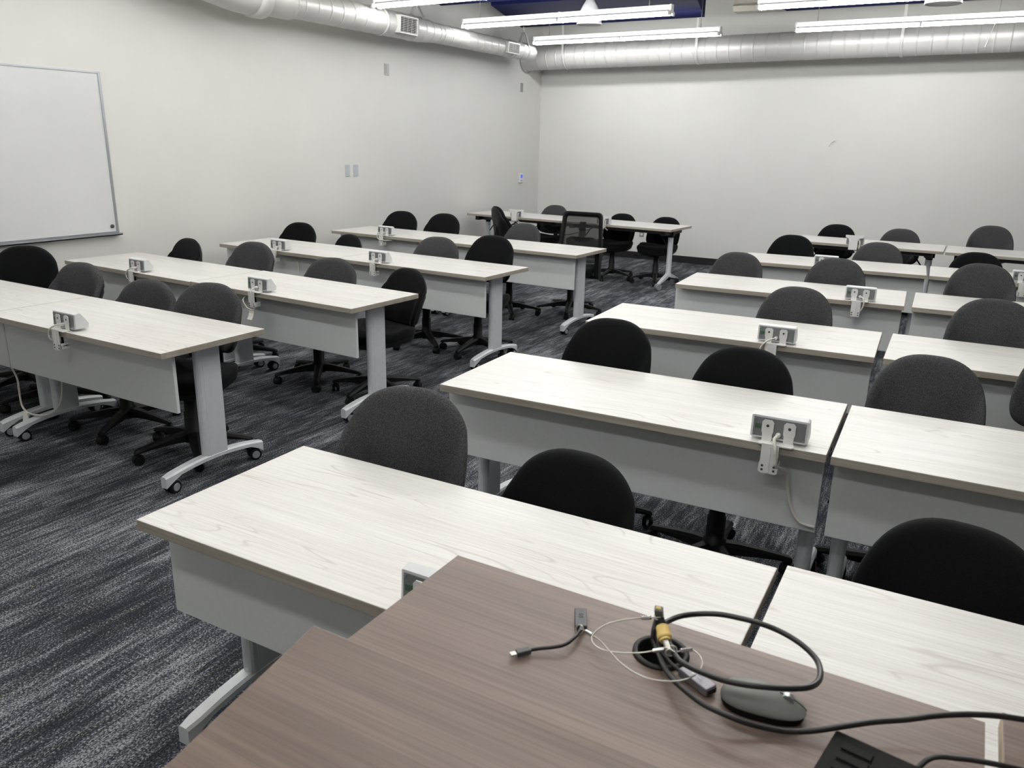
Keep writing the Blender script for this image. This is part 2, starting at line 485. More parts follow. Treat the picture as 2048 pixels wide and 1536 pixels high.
for y, r in ((-0.22, .112), (-2.66, .137)):
    hg = MB()
    for s in (-1, 1):
        hg.prism([(s * r * .8, r * .65), (s * r * .8 + .012, r * .65), (s * .02 + .012, .24), (s * .02, .24)], y - .02, y + .02, mat=Matrix(((1, 0, 0, 0), (0, 0, 1, 0), (0, 1, 0, 0), (0, 0, 0, 1))))
    hg.box((-.024, y - .014, .236), (.03, y + .014, .242)).rod((0, y, .2), (0, y, H - 2.84), .004, n=6)
    obj('hanger', hg.mesh('left_duct_hanger', [M['duct']]), dl)
# duct across the back wall (axis X), starts at the left wall
d2 = thing('air_duct', 'thick pale spiral air duct running across the back wall', 'duct', (-6.145, 11.05, 2.835))
d2.rotation_euler = (0, R(-0.55), R(-0.6))
prof = ribbed([(0.19, 0.0), (0.19, 0.012), (0.168, 0.012)], 0.155, lambda h: 0.166, 0.09, 9.6)
obj('duct_run', MB().lathe(prof, 40, 'X').mesh('back_duct_run', [M['duct']]), d2)
fl = MB().lathe([(.168, .0), (.205, .0), (.205, .01), (.168, .01)], 40, 'X', cap=False)
obj('wall_flange', fl.mesh('back_duct_flange', [M['plate_grey']]), d2)
for x in (0.68, 2.62, 5.05, 7.4):
    hg = MB()
    hg.lathe([(.166, x - .016), (.176, x - .016), (.176, x + .016), (.166, x + .016)], 40, 'X', cap=False)
    hg.box((x - .016, -.176, 0), (x + .016, -.171, 0.45)).rod((x, -.17, .45), (x, -.1, H - 2.86), .005, n=6)
    obj('hanger', hg.mesh('back_duct_hanger', [M['duct']]), d2)
wr = MB().rod((5.98, -.175, .2), (5.9, -.172, -.12), .004, n=6).rod((5.98, -.175, .2), (6.0, -.17, H - 2.86), .004, n=6)
obj('tie_wire', wr.mesh('back_duct_wire', [M['steel']]), d2)

# ---------------------------------------------------------------- whiteboard and wall plates
wb = thing('whiteboard', 'large wall whiteboard with aluminium frame, cut by the left edge', 'whiteboard', (X0, 4.155, 0.90))
WW, WH = 2.44, 1.215
obj('board', MB().box((0.004, -WW, 0), (0.016, 0, WH)).mesh('board', [M['whiteboard']]), wb)
fr = MB().box((0, -WW, WH), (.022, 0, WH + .012)).box((0, -.0, -.0), (.022, .020, WH + .012)).box((0, -WW - .022, 0), (.022, -WW, WH + .022)).box((0, -WW, -.022), (.022, .022, 0))
obj('frame', fr.mesh('board_frame', [M['alu']]), wb)
obj('pen_tray', MB().box((0, -WW, -.03), (.055, 0.03, -.022)).box((.049, -WW, -.03), (.055, .03, -.012)).mesh('pen_tray', [M['alu']]), wb)
mg = obj('magnet', MB().lathe([(.014, 0), (.016, .003), (.016, .008), (.006, .009)], 20, 'X').mesh('magnet', [M['grey_plastic']]), None, (X0 + .0165, 4.122, 0.942))
tag(mg, 'small round dark magnet in the lower corner of the whiteboard', 'magnet')

def plate(y, z, wd, ht, label, mat='plate', ribbed_=True, name='wall_plate'):
    t = thing(name, label, 'wall plate', (X0, y, z))
    obj('cover', bevelled((0, -wd / 2, -ht / 2), (.008, wd / 2, ht / 2), .002).mesh('plate_cover', [M[mat]]), t)
    s = MB()
    for k in (-1, 1): s.rod((.007, 0, k * ht * .38), (.0095, 0, k * ht * .38), .004, n=10)
    obj('screw', s.mesh('plate_screws', [M['alu']]), t)
    obj('insert', MB().box((.007, -wd * .26, -ht * .3), (.011, wd * .26, ht * .3)).mesh('plate_insert', [M['plate_grey']] if mat == 'plate_grey' or not ribbed_ else [M['plate']]), t)
    return t
plate(7.035, 1.322, .075, .125, 'pale switch plate on the left wall, the one nearer the whiteboard')
plate(7.175, 1.322, .075, .125, 'pale switch plate on the left wall, the one nearer the back corner')
plate(7.77, 2.427, .075, .125, 'small grey plate high on the left wall, in the middle of the wall', 'plate_grey')
plate(10.93, 2.427, .075, .125, 'small grey plate high on the left wall, beside the back corner', 'plate_grey')
th = thing('thermostat', 'white wall thermostat with a glowing blue screen', 'thermostat', (X0, 10.95, 1.134))
obj('case', bevelled((0, -.045, -.07), (.026, .045, .07), .006).mesh('thermostat_case', [M['white_plastic']]), th)
obj('screen', MB().box((.026, -.03, .0), (.0275, .03, .05)).mesh('thermostat_screen', [M['screen']]), th)
s = MB()
for k in (-.02, 0, .02): s.box((.026, k - .006, -.045), (.029, k + .006, -.03))
obj('button', s.mesh('thermostat_buttons', [M['plate_grey']]), th)
ou = thing('wall_outlet', 'small electrical outlet low on the back wall, under the corner table', 'outlet', (-4.357, Y1, 0.393))
obj('cover', bevelled((-.036, -.008, -.06), (.036, 0, .06), .002).mesh('outlet_cover', [M['plate_grey']]), ou)
s = MB()
for k in (-.027, .027): s.box((-.016, -.011, k - .014), (.016, -.007, k + .014))
obj('socket', s.mesh('outlet_sockets', [M['white_plastic']]), ou)
hk = obj('wall_hook', MB().tube([(0, -.0, 0), (-.0, -.03, 0), (-.02, -.032, -.012), (-.045, -.028, -.05), (-.05, -.02, -.075)], .006, 8).rod((0, 0, 0), (0, -.006, 0), .016, n=12).mesh('wall_hook', [M['white_plastic']]), None, (-1.793, Y1, 1.766))
tag(hk, 'tiny white hook on the middle of the bare back wall', 'hook')

# ---------------------------------------------------------------- tables
def edge_slot(n): return 0 if n.z > 0.5 else 1
def foot_mesh(depth):
    """arched foot with drooping ends along Y, centred on 0"""
    n = 14; hl = depth / 2 + .005
    rings = []
    for i in range(n + 1):
        t = -1 + 2 * i / n
        y = t * hl
        top = 0.128 - 0.034 * t * t
        bot = top - 0.025 - (0.0 if abs(t) < .8 else 0.032 * ((abs(t) - .8) / .2) ** 0.8)
        wd = 0.026 if abs(t) < .86 else 0.026 - .006 * (abs(t) - .86) / .14
        rings.append([(-wd, y, bot), (-wd, y, top - .008), (-wd + .008, y, top), (wd - .008, y, top), (wd, y, top - .008), (wd, y, bot)])
    return MB().rings(rings, 0, False, True).mesh('foot', [M['leg']])
def caster_mesh(hub='caster_grey'):
    m = MB()
    for s in (-1, 1):
        x0, x1 = s * .007, s * .026
        m.rod((x0, 0, .031), (x1, 0, .031), .031, n=20, mi=0)
        m.rod((x1, 0, .031), (x1 + s * .003, 0, .031), .021, .019, n=20, mi=1)
    m.rod((-.008, 0, .031), (.008, 0, .031), .012, n=10, mi=0)
    m.rod((0, .0, .03), (0, 0.008, .075), .009, n=10, mi=0)
    # hood
    rs = []
    for i in range(7):
        a = R(20 + 140 * i / 6)
        rs.append([(-.006, .034 * math.cos(a), .031 + .034 * math.sin(a)), (.006, .034 * math.cos(a), .031 + .034 * math.sin(a)), (.006, .025 * math.cos(a), .031 + .025 * math.sin(a)), (-.006, .025 * math.cos(a), .031 + .025 * math.sin(a))])
    m.rings(rs, 0, False, True)
    return m.mesh('caster', [M['rubber'], M[hub]])
FOOT = foot_mesh(0.60)
CASTER = caster_mesh()
def column_mesh():
    prof = []
    a, b = .024, .07
    n = 8
    for i in range(n + 1):
        t = PI + PI * i / n
        prof.append((a * math.cos(t), -b + a * math.sin(t) * 1.0 + a))
    prof += [(a, b - .004), (a - .004, b), (-a + .004, b), (-a, b - .004)]
    m = MB().prism(prof, .11, .70)
    # reveal line along the outer faces
    for s in (-1, 1): m.box((s * a - .0008 if s > 0 else -a - .0012, -b + .03, .115), (a + .0012 if s > 0 else -a + .0008, -b + .034, .70), 0)
    me = m.mesh('column', [M['leg']])
    return me
COL = column_mesh()
def table(x, y, rz, L, il, ir, label, D=0.61, top=0.737, panel=True, group=None, pl=None, pr=None):
    """origin = front left corner; x to the right along the table"""
    t = thing('training_table', label, 'table', (x, y, 0), R(rz), group)
    obj('tabletop', bevelled((0.0015, 0, top - .03), (L - .0015, D, top), .0025, 2, edge_slot).mesh('tabletop', [M['ash'], M['ash_edge']]), t)
    if panel:
        p0 = il - .064 if pl is None else pl
        p1 = L - ir + .064 if pr is None else pr
        obj('modesty_panel', bevelled((p0, .10, .41), (p1, .118, .692), .002, 1).mesh('modesty_panel', [M['panel']]), t)
        br = MB()
        for bx in (il + .12, L / 2, L - ir - .12): br.box((bx - .03, .118, .66), (bx + .03, .124, .707)).box((bx - .03, .118, .701), (bx + .03, .2, .707))
        obj('panel_bracket', br.mesh('panel_brackets', [M['plastic_black']]), t)
    obj('under_rail', MB().box((il, D / 2 - .03, top - .075), (L - ir, D / 2 + .03, top - .032)).mesh('under_rail', [M['plastic_black']]), t)
    for lx in (il, L - ir):
        lg = obj('leg', COL, t, (lx, D / 2 + .03, 0))
        obj('bracket', MB().box((-.03, -.2, .69), (.03, .2, top - .031)).mesh('leg_bracket', [M['plastic_black']]), lg)
        obj('foot', FOOT, lg, (0, 0, 0))
        for s in (-1, 1): obj('caster', CASTER, lg, (0, s * .258, 0), (0, 0, R(random.uniform(-25, 25))))
    return t
rows_l = [(-3.072, 2.224, -0.5, 2.91), (-3.038, 3.465, -2.75, 2.955), (-3.006, 4.871, -2.26, 2.893), (-2.974, 6.327, -2.0, 2.90)]
seam = [1.462, 1.452, 1.462, 1.52]
ordn = ['first', 'second', 'third', 'fourth', 'fifth']
for i, (x, y, rz, L) in enumerate(rows_l):
    c, s_ = math.cos(R(rz)), math.sin(R(rz))
    Ls = seam[i]
    table(x - Ls * c, y - Ls * s_, rz, Ls, .055, .13, 'pale ash laminate table with grey panel at the aisle end of the %s left row' % ordn[i])
    off = 0.0 if i != 1 else 0.012
    table(x - L * c + off * s_, y - L * s_ - off * c, rz, L - Ls - .003, .035 if i == 2 else .10, .08, 'pale ash laminate table with grey panel at the wall end of the %s left row' % ordn[i])
rows_r = [(-1.744, 1.136, 0.9, 1.48), (-1.777, 2.537, 2.0, 1.48), (-1.793, 3.962, 2.8, 1.478), (-1.785, 5.451, 3.2, 1.475), (-1.752, 6.938, 4.0, 1.48)]
rows_rb = [(-0.25, 1.185, 0.9), (-0.286, 2.584, 2.0), (-0.283, 4.037, 1.5), (-0.272, 5.530, 2.2), (-0.262, 7.040, 2.5)]
for i, (x, y, rz, L) in enumerate(rows_r):
    table(x, y, rz, L, .047, .058, 'pale ash laminate table with grey panel at the aisle end of the %s right row' % ordn[i], pr=L - .012)
    x2, y2, rz2 = rows_rb[i]
    table(x2, y2, rz2, 1.48, .047, .058, 'pale ash laminate table running out at the right edge in the %s right row' % ordn[i], pl=.008)

def flip_table(x, y, rz, L, label, D=0.64, top=0.725):
    t = thing('flip_table', label, 'table', (x, y, 0), R(rz))
    obj('tabletop', bevelled((.0015, 0, top - .028), (L - .0015, D, top), .0025, 2, edge_slot).mesh('flip_top', [M['ash'], M['ash_edge']]), t)
    obj('front_rail', MB().box((.16, .14, top - .075), (L - .16, .18, top - .03)).mesh('front_rail', [M['grey_plastic']]), t)
    obj('rear_rail', MB().box((.16, D - .18, top - .075), (L - .16, D - .14, top - .03)).mesh('rear_rail', [M['grey_plastic']]), t)
    for lx, s in ((.13, -1), (L - .13, 1)):
        lg = obj('leg', MB().rod((0, 0, .16), (0, 0, top - .10), .032, n=20).mesh('flip_leg', [M['leg']]), t, (lx, D * .5, 0))
        k = MB().rod((0, 0, top - .125), (0, 0, top - .085), .034, n=16).box((-.03, -.26, top - .085), (.03, .26, top - .03)).rod((-.05, -.02, top - .07), (.05, -.02, top - .07), .035, n=14)
        obj('hinge_bracket', k.mesh('hinge_bracket', [M['plastic_black']]), lg)
        ft = MB().rod((0, 0, .13), (0, 0, .175), .04, .034, n=16)
        for d in (-1, 1):
            ft.rings([[(-.02, d * .02, .17), (.02, d * .02, .17), (.02, d * .02, .12), (-.02, d * .02, .12)],
                      [(-.024, d * .15, .125), (.024, d * .15, .125), (.022, d * .15, .092), (-.022, d * .15, .092)],
                      [(-.016, d * .29, .075), (.016, d * .29, .075), (.014, d * .29, .056), (-.014, d * .29, .056)]], 0, False)
        obj('foot', ft.mesh('flip_foot', [M['leg']]), lg)
        for d in (-1, 1): obj('caster', CASTER_GREY, lg, (0, d * .285, 0), (0, 0, R(random.uniform(-30, 30))))
    for a_, b_ in ((.30, .14), (L - .30, L - .14)):
        obj('brace', MB().rod((a_, D * .5, top - .06), (b_, D * .5, .46), .008, n=8).mesh('flip_brace', [M['plastic_black']]), t)
    return t
def caster_grey_mesh():
    m = MB()
    for s in (-1, 1):
        m.rod((s * .006, 0, .036), (s * .026, 0, .036), .036, n=20, mi=0)
        m.rod((s * .026, 0, .036), (s * .029, 0, .036), .02, n=16, mi=0)
    m.rod((0, 0, .036), (0, 0, .075), .01, n=10, mi=0)
    return m.mesh('grey_caster', [M['caster_grey']])
CASTER_GREY = caster_grey_mesh()
flip_table(-6.02, 9.268, -3.7, 1.46, 'pale flip-top table against the left wall in the back corner')
flip_table(-6.02 + 1.463 * math.cos(R(3.7)), 9.268 - 1.463 * math.sin(R(3.7)), -3.7, 1.495, 'pale flip-top table with silver splayed-foot leg at the aisle end of the back left row')
flip_table(-1.70, 8.95, 0.0, 1.458, 'pale flip-top table in the back right row, left of the narrow gap')
flip_table(-0.228, 8.93, 0.0, 1.47, 'pale flip-top table in the back right row, cut by the right edge')

# ---------------------------------------------------------------- task chairs
def back_outline(n):
    pts = []
    for i in range(n):
        t = 2 * PI * i / n
        c, s = math.cos(t), math.sin(t)
        if s >= 0: e, hh = 2.6, 0.225
        else: e, hh = 3.6, 0.165
        x = .215 * abs(c) ** (2 / e) * (1 if c >= 0 else -1)
        z = hh * abs(s) ** (2 / e) * (1 if s >= 0 else -1)
        x *= 1 - 0.09 * max(0, z / .225)
        pts.append((x, z))
    return pts
def back_face(x, z):
    """y offset of the cushion's neutral surface: lumbar bulge, wings coming forward"""
    y = -0.55 * x * x
    y -= 0.022 * math.exp(-((z + .07) / .13) ** 2 - (x / .085) ** 2)
    edge = 0.085 + 0.36 * (z + .165)
    d = abs(x) - edge
    if d > 0: y -= 0.85 * d * min(1, d / .015)
    y += 0.25 * max(0, z - .05) ** 2
    return y
def backrest_mesh(mat):
    n = 64; out = back_outline(n); m = MB()
    sc_ = [(1.0, .0), (1.0, -.012), (.985, -.024), (.955, -.033), (.90, -.039), (.84, -.041), (.78, -.042), (.71, -.043), (.64, -.044), (.57, -.044), (.5, -.045), (.4, -.045), (.3, -.045), (.2, -.045), (.1, -.045), (.02, -.045)]
    rs = [[(x * k, back_face(x * k, z * k) + dy, z * k) for x, z in out] for k, dy in sc_]
    m.rings(rs, 0, True, False)
    m.add(rs[-1], [tuple(range(n))], 0, True)
    rs2 = [[(x * k, back_face(x * k, z * k) + dy, z * k) for x, z in out] for k, dy in [(1.0, 0), (.99, .006), (.97, .008), (.7, .009), (.35, .010), (.02, .010)]]
    m.rings(rs2, 0, True, False)
    return m.mesh('backrest', [mat])
def back_shell_mesh():
    n = 40; out = back_outline(n); m = MB()
    rs = [[(x * k, back_face(x * k, z * k) + dy, z * k) for x, z in out] for k, dy in [(.955, .004), (.955, .016), (.92, .026), (.8, .032), (.5, .036), (.25, .037), (.02, .037)]]
    m.rings(rs, 0, True, False)
    m.box((-.045, .03, -.16), (.045, .045, -.02))
    return m.mesh('back_shell', [M['plastic_black']])
def seat_outline(n):
    pts = []
    for i in range(n):
        t = 2 * PI * i / n
        c, s = math.cos(t), math.sin(t)
        e = 2.9
        x = .238 * abs(c) ** (2 / e) * (1 if c >= 0 else -1)
        y = .232 * abs(s) ** (2 / e) * (1 if s >= 0 else -1)
        pts.append((x, y))
    return pts
def seat_top(x, y):
    return -0.30 * x * x * 0 + 0.035 * (abs(x) / .238) ** 2 * (0.4 + 0.6 * (y > 0)) - (0.9 * max(0, -y - .13) ** 2 * 3) - 0.012 * math.exp(-(x / .1) ** 2 - ((y - .05) / .12) ** 2)
def seat_mesh(mat):
    n = 44; out = seat_outline(n); m = MB()
    rs = [[(x * k, y * k, seat_top(x * k, y * k) * kk + dz) for x, y in out] for k, dz, kk in
          [(.94, -.055, .5), (.985, -.045, .7), (1.0, -.03, .8), (.995, -.012, .95), (.96, .0, 1), (.86, .006, 1), (.65, .008, 1), (.4, .008, 1), (.2, .008, 1), (.02, .008, 1)]]
    m.rings(rs, 0, True, True)
    return m.mesh('seat', [mat])
def seat_shell_mesh():
    n = 44; out = seat_outline(n); m = MB()
    rs = [[(x * k, y * k, seat_top(x * k, y * k) * .5 + dz) for x, y in out] for k, dz in [(.955, -.05), (.955, -.066), (.88, -.085), (.45, -.095)]]
    m.rings(rs, 0, True, True)
    m.box((-.07, -.10, -.125), (.07, .16, -.088))
    return m.mesh('seat_shell', [M['plastic_black']])
SEAT_Z = 0.452
MESH = {}
for k, f in (('g', M['fab_grey']), ('b', M['fab_black'])):
    MESH['back' + k] = backrest_mesh(f); MESH['seat' + k] = seat_mesh(M['fab_black'])
MESH['shell'] = back_shell_mesh(); MESH['sshell'] = seat_shell_mesh()
# J bar from under the seat up to the backrest, relative to seat height
def jbar_mesh(dz):
    rings = []
    for y, z, ww in [(.10, -.118, .03), (.22, -.118, .03), (.285, -.10, .03), (.315, -.05, .029), (.318, .02, .028), (.318, .14 + dz, .026)]:
        rings.append((y, z, ww))
    rs = []
    for i, (y, z, ww) in enumerate(rings):
        a = rings[max(i - 1, 0)]; b = rings[min(i + 1, len(rings) - 1)]
        d = Vector((0, b[0] - a[0], b[1] - a[1])).normalized(); nn = Vector((0, -d.z, d.y)) * .006
        rs.append([(-ww, y + nn.y, z + nn.z), (ww, y + nn.y, z + nn.z), (ww, y - nn.y, z - nn.z), (-ww, y - nn.y, z - nn.z)])
    return MB().rings(rs, 0, False, True).mesh('back_bar', [M['plastic_black']])
MESH['jbar'] = jbar_mesh(0.0)
MESH['lever'] = MB().tube([(-.06, -.02, -.11), (-.16, -.04, -.115), (-.22, -.05, -.118)], .005, 8, 3).rod((-.22, -.05, -.118), (-.275, -.06, -.12), .010, .008, n=10).mesh('lever', [M['plastic_black']])
cl = MB().lathe([(.014, .26), (.014, SEAT_Z - .12)], 14, mi=1)
cl.lathe([(.047, .065), (.047, .135), (.038, .14), (.038, .235), (.033, .24), (.032, .315), (.027, .318), (.024, .335)], 20)
MESH['column'] = cl.mesh('gas_column', [M['plastic_black'], M['chrome']])
def star_leg_mesh():
    rs = []
    for x, zt, zb, ww in [(.03, .128, .075, .030), (.10, .122, .078, .027), (.18, .108, .076, .024), (.26, .092, .070, .021), (.305, .082, .064, .019), (.315, .074, .066, .014)]:
        rs.append([(x, -ww, zb), (x, -ww, zt - .012), (x, -ww * .55, zt), (x, ww * .55, zt), (x, ww, zt - .012), (x, ww, zb)])
    return MB().rings(rs, 0, False, True).mesh('star_leg', [M['plastic_black']])
MESH['leg'] = star_leg_mesh()
def chair_caster_mesh():
    m = MB()
    for s in (-1, 1):
        m.rod((s * .006, 0, .026), (s * .023, 0, .026), .026, .024, n=18)
        m.rod((s * .023, 0, .026), (s * .025, 0, .026), .012, n=12)
    m.rod((0, 0.012, .03), (0, 0.012, .07), .008, n=10)
    rs = []
    for i in range(8):
        a = R(-10 + 150 * i / 7)
        rs.append([(-.015, .031 * math.cos(a), .026 + .031 * math.sin(a)), (.015, .031 * math.cos(a), .026 + .031 * math.sin(a)), (.015, .027 * math.cos(a), .026 + .027 * math.sin(a)), (-.015, .027 * math.cos(a), .026 + .027 * math.sin(a))])
    m.rings(rs, 0, False, True)
    return m.mesh('chair_caster', [M['rubber']])
MESH['ccaster'] = chair_caster_mesh()

def base_parts(t, brot):
    obj('gas_column', MESH['column'], t)
    for k in range(5):
        a = R(brot + 72 * k)
        lg = obj('leg', MESH['leg'], t, (0, 0, 0), (0, 0, a))
        obj('caster', MESH['ccaster'], lg, (.297, 0, 0), (0, 0, R(random.uniform(-180, 180))))
TIPS = []
def near_foot(px, py):
    d = 9.0
    for o in LEGS:
        m_ = o.matrix_world
        for k in range(-2, 3):
            q = m_ @ Vector((0, .13 * k, 0))
            d = min(d, math.hypot(px - q.x, py - q.y))
    for q in TIPS: d = min(d, math.hypot(px - q[0], py - q[1]) + .02)
    return d
def best_rot(x, y, rz, lo=-36, hi=36):
    best = None
    for k in range(lo, hi + 1, 4):
        d = min(near_foot(x + rr_ * math.cos(R(90 + k + 72 * i + rz)), y + rr_ * math.sin(R(90 + k + 72 * i + rz))) + (0 if rr_ > .25 else .02) for i in range(5) for rr_ in (.2, .3))
        d = min(d, .09) - abs(k) * .0002
        if best is None or d > best[0]: best = (d, 90 + k)
    return best[1]
bpy.context.view_layer.update()
LEGS = [o for o in bpy.data.objects if o.parent and o.name.split('.')[0] == 'leg' and o.parent.name.split('.')[0] in ('training_table', 'flip_table')]
def chair(x, y, rz, ztop, col, label, brot=None):
    t = thing('task_chair', label, 'chair', (x, y, 0), R(rz))
    dz = ztop - 0.225 - SEAT_Z          # backrest centre above the seat
    obj('seat', MESH['seat' + col], t, (0, .01, SEAT_Z))
    obj('seat_shell', MESH['sshell'], t, (0, .01, SEAT_Z))
    tilt = R(-7)
    obj('backrest', MESH['back' + col], t, (0, .285, SEAT_Z + dz), (tilt, 0, 0))
    obj('back_shell', MESH['shell'], t, (0, .285, SEAT_Z + dz), (tilt, 0, 0))
    obj('back_bar', MESH['jbar'], t, (0, 0, SEAT_Z), (0, 0, 0))
    obj('lever', MESH['lever'], t, (0, 0, SEAT_Z))
    b = best_rot(x, y, rz) if brot is None else brot
    for k in range(5): TIPS.append((x + .3 * math.cos(R(b + rz + 72 * k)), y + .3 * math.sin(R(b + rz + 72 * k))))
    base_parts(t, b)
    return t
LB = 'fabric task chair '
chairs = [
 (-5.40, 2.89, 45.0, 0.927, 'b', 'black task chair turned towards the room at the left edge, below the whiteboard'),
 (-4.925, 2.79, 8.0, 0.874, 'g', 'charcoal task chair behind the first left row, nearest the turned black chair'),
 (-4.188, 2.769, 15.0, 0.839, 'g', 'charcoal task chair behind the first left row, lower middle one'),
 (-3.551, 2.715, 19.0, 0.891, 'g', 'charcoal task chair behind the first left row, by the aisle leg'),
 (-5.489, 4.004, -10.0, 0.882, 'b', 'black task chair behind the second left row, nearest the wall'),
 (-4.858, 4.194, 10.0, 0.878, 'g', 'charcoal task chair behind the second left row, next to the black one by the wall'),
 (-3.933, 4.119, 18.0, 0.841, 'g', 'charcoal task chair behind the middle of the second left row aisle table'),
 (-3.380, 4.085, -13.0, 0.835, 'b', 'black task chair at the aisle end of the second left row'),
 (-5.775, 5.633, 8.0, 0.862, 'b', 'black task chair behind the third left row, nearest the wall'),
 (-5.037, 5.389, -15.0, 0.829, 'b', 'low black task chair behind the third left row, second from the wall'),
 (-3.896, 5.379, 15.0, 0.883, 'g', 'charcoal task chair behind the third left row aisle table'),
 (-3.417, 5.433, 8.0, 0.928, 'b', 'tall black task chair behind the aisle end of the third left row'),
 (-5.459, 6.884, 10.0, 0.914, 'b', 'black task chair behind the fourth left row, nearest the wall'),
 (-4.917, 6.881, 5.0, 0.922, 'b', 'black task chair behind the fourth left row, second from the wall'),
 (-3.965, 6.885, 0.0, 0.884, 'g', 'charcoal task chair behind the fourth left row, beside the mesh chair'),
 (-5.018, 9.650, 0.0, 0.852, 'g', 'charcoal task chair behind the corner table, left of the mesh chair top'),
 (-4.001, 9.580, 0.0, 0.805, 'b', 'black task chair against the back wall, left of the wall outlet'),
 (-3.410, 9.590, 0.0, 0.797, 'b', 'black task chair against the back wall behind the silver table leg'),
 (-1.377, 1.640, 16.0, 0.935, 'g', 'large charcoal woven task chair behind the nearest right-hand table'),
 (-0.890, 1.665, 0.0, 0.828, 'b', 'low black task chair behind the nearest right-hand table'),
 (0.054, 1.733, -8.0, 0.835, 'b', 'black task chair at the right edge behind the nearest row'),
 (-1.362, 3.091, 5.0, 0.903, 'b', 'black task chair behind the second right row, at its aisle end'),
 (-0.727, 3.000, 3.0, 0.879, 'b', 'black task chair behind the second right row, in front of the outlet box'),
 (-0.063, 3.230, 0.0, 0.895, 'g', 'charcoal task chair behind the second right row, right of the table gap'),
 (0.41, 3.55, -12.0, 0.96, 'g', 'charcoal task chair half cut by the right edge, behind the second right row'),
 (-0.823, 4.530, 2.0, 0.905, 'g', 'charcoal task chair behind the third right row aisle table'),
 (0.156, 4.530, 0.0, 0.946, 'g', 'charcoal task chair cut by the right edge, behind the third right row'),
 (-1.593, 6.120, 0.0, 0.874, 'g', 'charcoal task chair at the aisle end behind the fourth right row'),
 (-0.830, 6.010, 2.0, 0.906, 'g', 'charcoal task chair behind the middle of the fourth right row, hiding an outlet box'),
 (0.088, 6.010, 0.0, 0.951, 'g', 'charcoal task chair behind the fourth right row, right of the table gap'),
 (-1.457, 7.510, 0.0, 0.899, 'b', 'black task chair at the aisle end behind the fifth right row'),
 (-0.712, 7.490, 0.0, 0.891, 'g', 'charcoal task chair behind the fifth right row, in the middle'),
 (0.050, 7.490, 0.0, 0.868, 'b', 'low black task chair behind the fifth right row, right of the table gap'),
 (-1.359, 9.50, 0.0, 0.852, 'b', 'black task chair behind the back right row, left of the white bracket'),
 (-0.702, 9.50, 0.0, 0.848, 'g', 'charcoal task chair behind the back right row, right of the white bracket'),
 (0.147, 9.50, 0.0, 0.939, 'g', 'charcoal task chair behind the back right row, by the right edge'),
 (-5.034, 8.957, 140.0, 0.894, 'b', 'dark task chair seen from its side at the corner table'),
]
BROT = {6: 92, 11: 126, 16: 126}
for i, (x, y, rz, zt, col, lab) in enumerate(chairs):
    chair(x, y, rz, zt, col, lab, None if i not in BROT else BROT[i] - rz)

# mesh-back armchair
mc = thing('mesh_armchair', 'black mesh-back armchair behind the aisle end of the fourth left row', 'chair', (-3.48, 7.293, 0), R(4))
obj('seat', MESH['seatb'], mc, (0, .02, .47)); obj('seat_shell', MESH['sshell'], mc, (0, .02, .47))
def rr(hw0, hw1, z0, z1, r, n=6):
    """rounded trapezoid outline (x,z)"""
    out = []
    cs = [(hw0 - r, z0 + r, -90), (hw1 - r, z1 - r, 0), (-hw1 + r, z1 - r, 90), (-hw0 + r, z0 + r, 180)]
    for cx, cz, a0 in cs:
        for i in range(n + 1):
            a = R(a0 + 90 * i / n)
            out.append((cx + r * math.cos(a), cz + r * math.sin(a)))
    return out
yb = lambda x, z: .235 + .18 * (z - .5) * .5 - .35 * x * x
o1 = rr(.245, .215, .50, 1.0, .05); o2 = rr(.207, .177, .545, .955, .03)
fr = MB()
rs = [[(x, yb(x, z) - .012, z) for x, z in o1], [(x, yb(x, z) + .014, z) for x, z in o1], [(x, yb(x, z) + .014, z) for x, z in o2], [(x, yb(x, z) - .012, z) for x, z in o2]]
fr.rings(rs + [rs[0]], 0, True, False)
obj('back_frame', fr.mesh('mesh_frame', [M['plastic_black']]), mc)
o3 = rr(.225, .195, .525, .975, .04)
ms = MB()
ms.rings([[(x * k, yb(x * k, .75 + (z - .75) * k) - .002, .75 + (z - .75) * k) for x, z in o3] for k in (1, .66, .33, .02)], 0, True, False)
obj('back_mesh', ms.mesh('mesh_net', [M['mesh']]), mc)
lm = MB().box((-.03, .26, .46), (.03, .29, .90)).box((-.2, .262, .845), (.2, .28, .875))
lm.rings([[(x, .25 + dy, .62 + z * .17) for x, z in [(-.16, -.7), (.16, -.7), (.17, .6), (.12, .75), (-.12, .75), (-.17, .6)]] for dy in (0, .02)], 0, False)
lm.box((-.03, .05, .36), (.03, .29, .39)).box((-.03, .265, .37), (.03, .29, .5))
obj('lumbar_support', lm.mesh('lumbar', [M['plastic_black']]), mc)
for s in (-1, 1):
    a = MB().box((s * .275 - .022, -.02, .40), (s * .275 + .022, .06, .64)).box((min(s * .1, s * .297), -.01, .375), (max(s * .1, s * .297), .05, .4))
    ar = obj('armrest', a.mesh('arm_post', [M['plastic_black']]), mc)
    obj('arm_pad', bevelled((s * .275 - .045, -.13, .64), (s * .275 + .045, .13, .665), .01).mesh('arm_pad', [M['rubber']]), ar)
obj('lever', MB().tube([(-.08, -.03, .385), (-.14, -.1, .375), (-.2, -.16, .35), (-.25, -.17, .36)], .008, 8).mesh('mesh_lever', [M['plastic_black']]), mc)
mcol = MB().lathe([(.014, .2), (.014, .37)], 14, mi=1).lathe([(.045, .065), (.045, .135), (.034, .14), (.032, .25), (.026, .255)], 20)
obj('gas_column', mcol.mesh('mesh_column', [M['plastic_black'], M['chrome']]), mc)
for k in range(5):
    lg = obj('leg', MESH['leg'], mc, (0, 0, 0), (0, 0, R(-74 + 72 * k)))
    lg.scale = (1.1, 1, 1)
    obj('caster', MESH['ccaster'], lg, (.297, 0, 0), (0, 0, R(40 * k)))

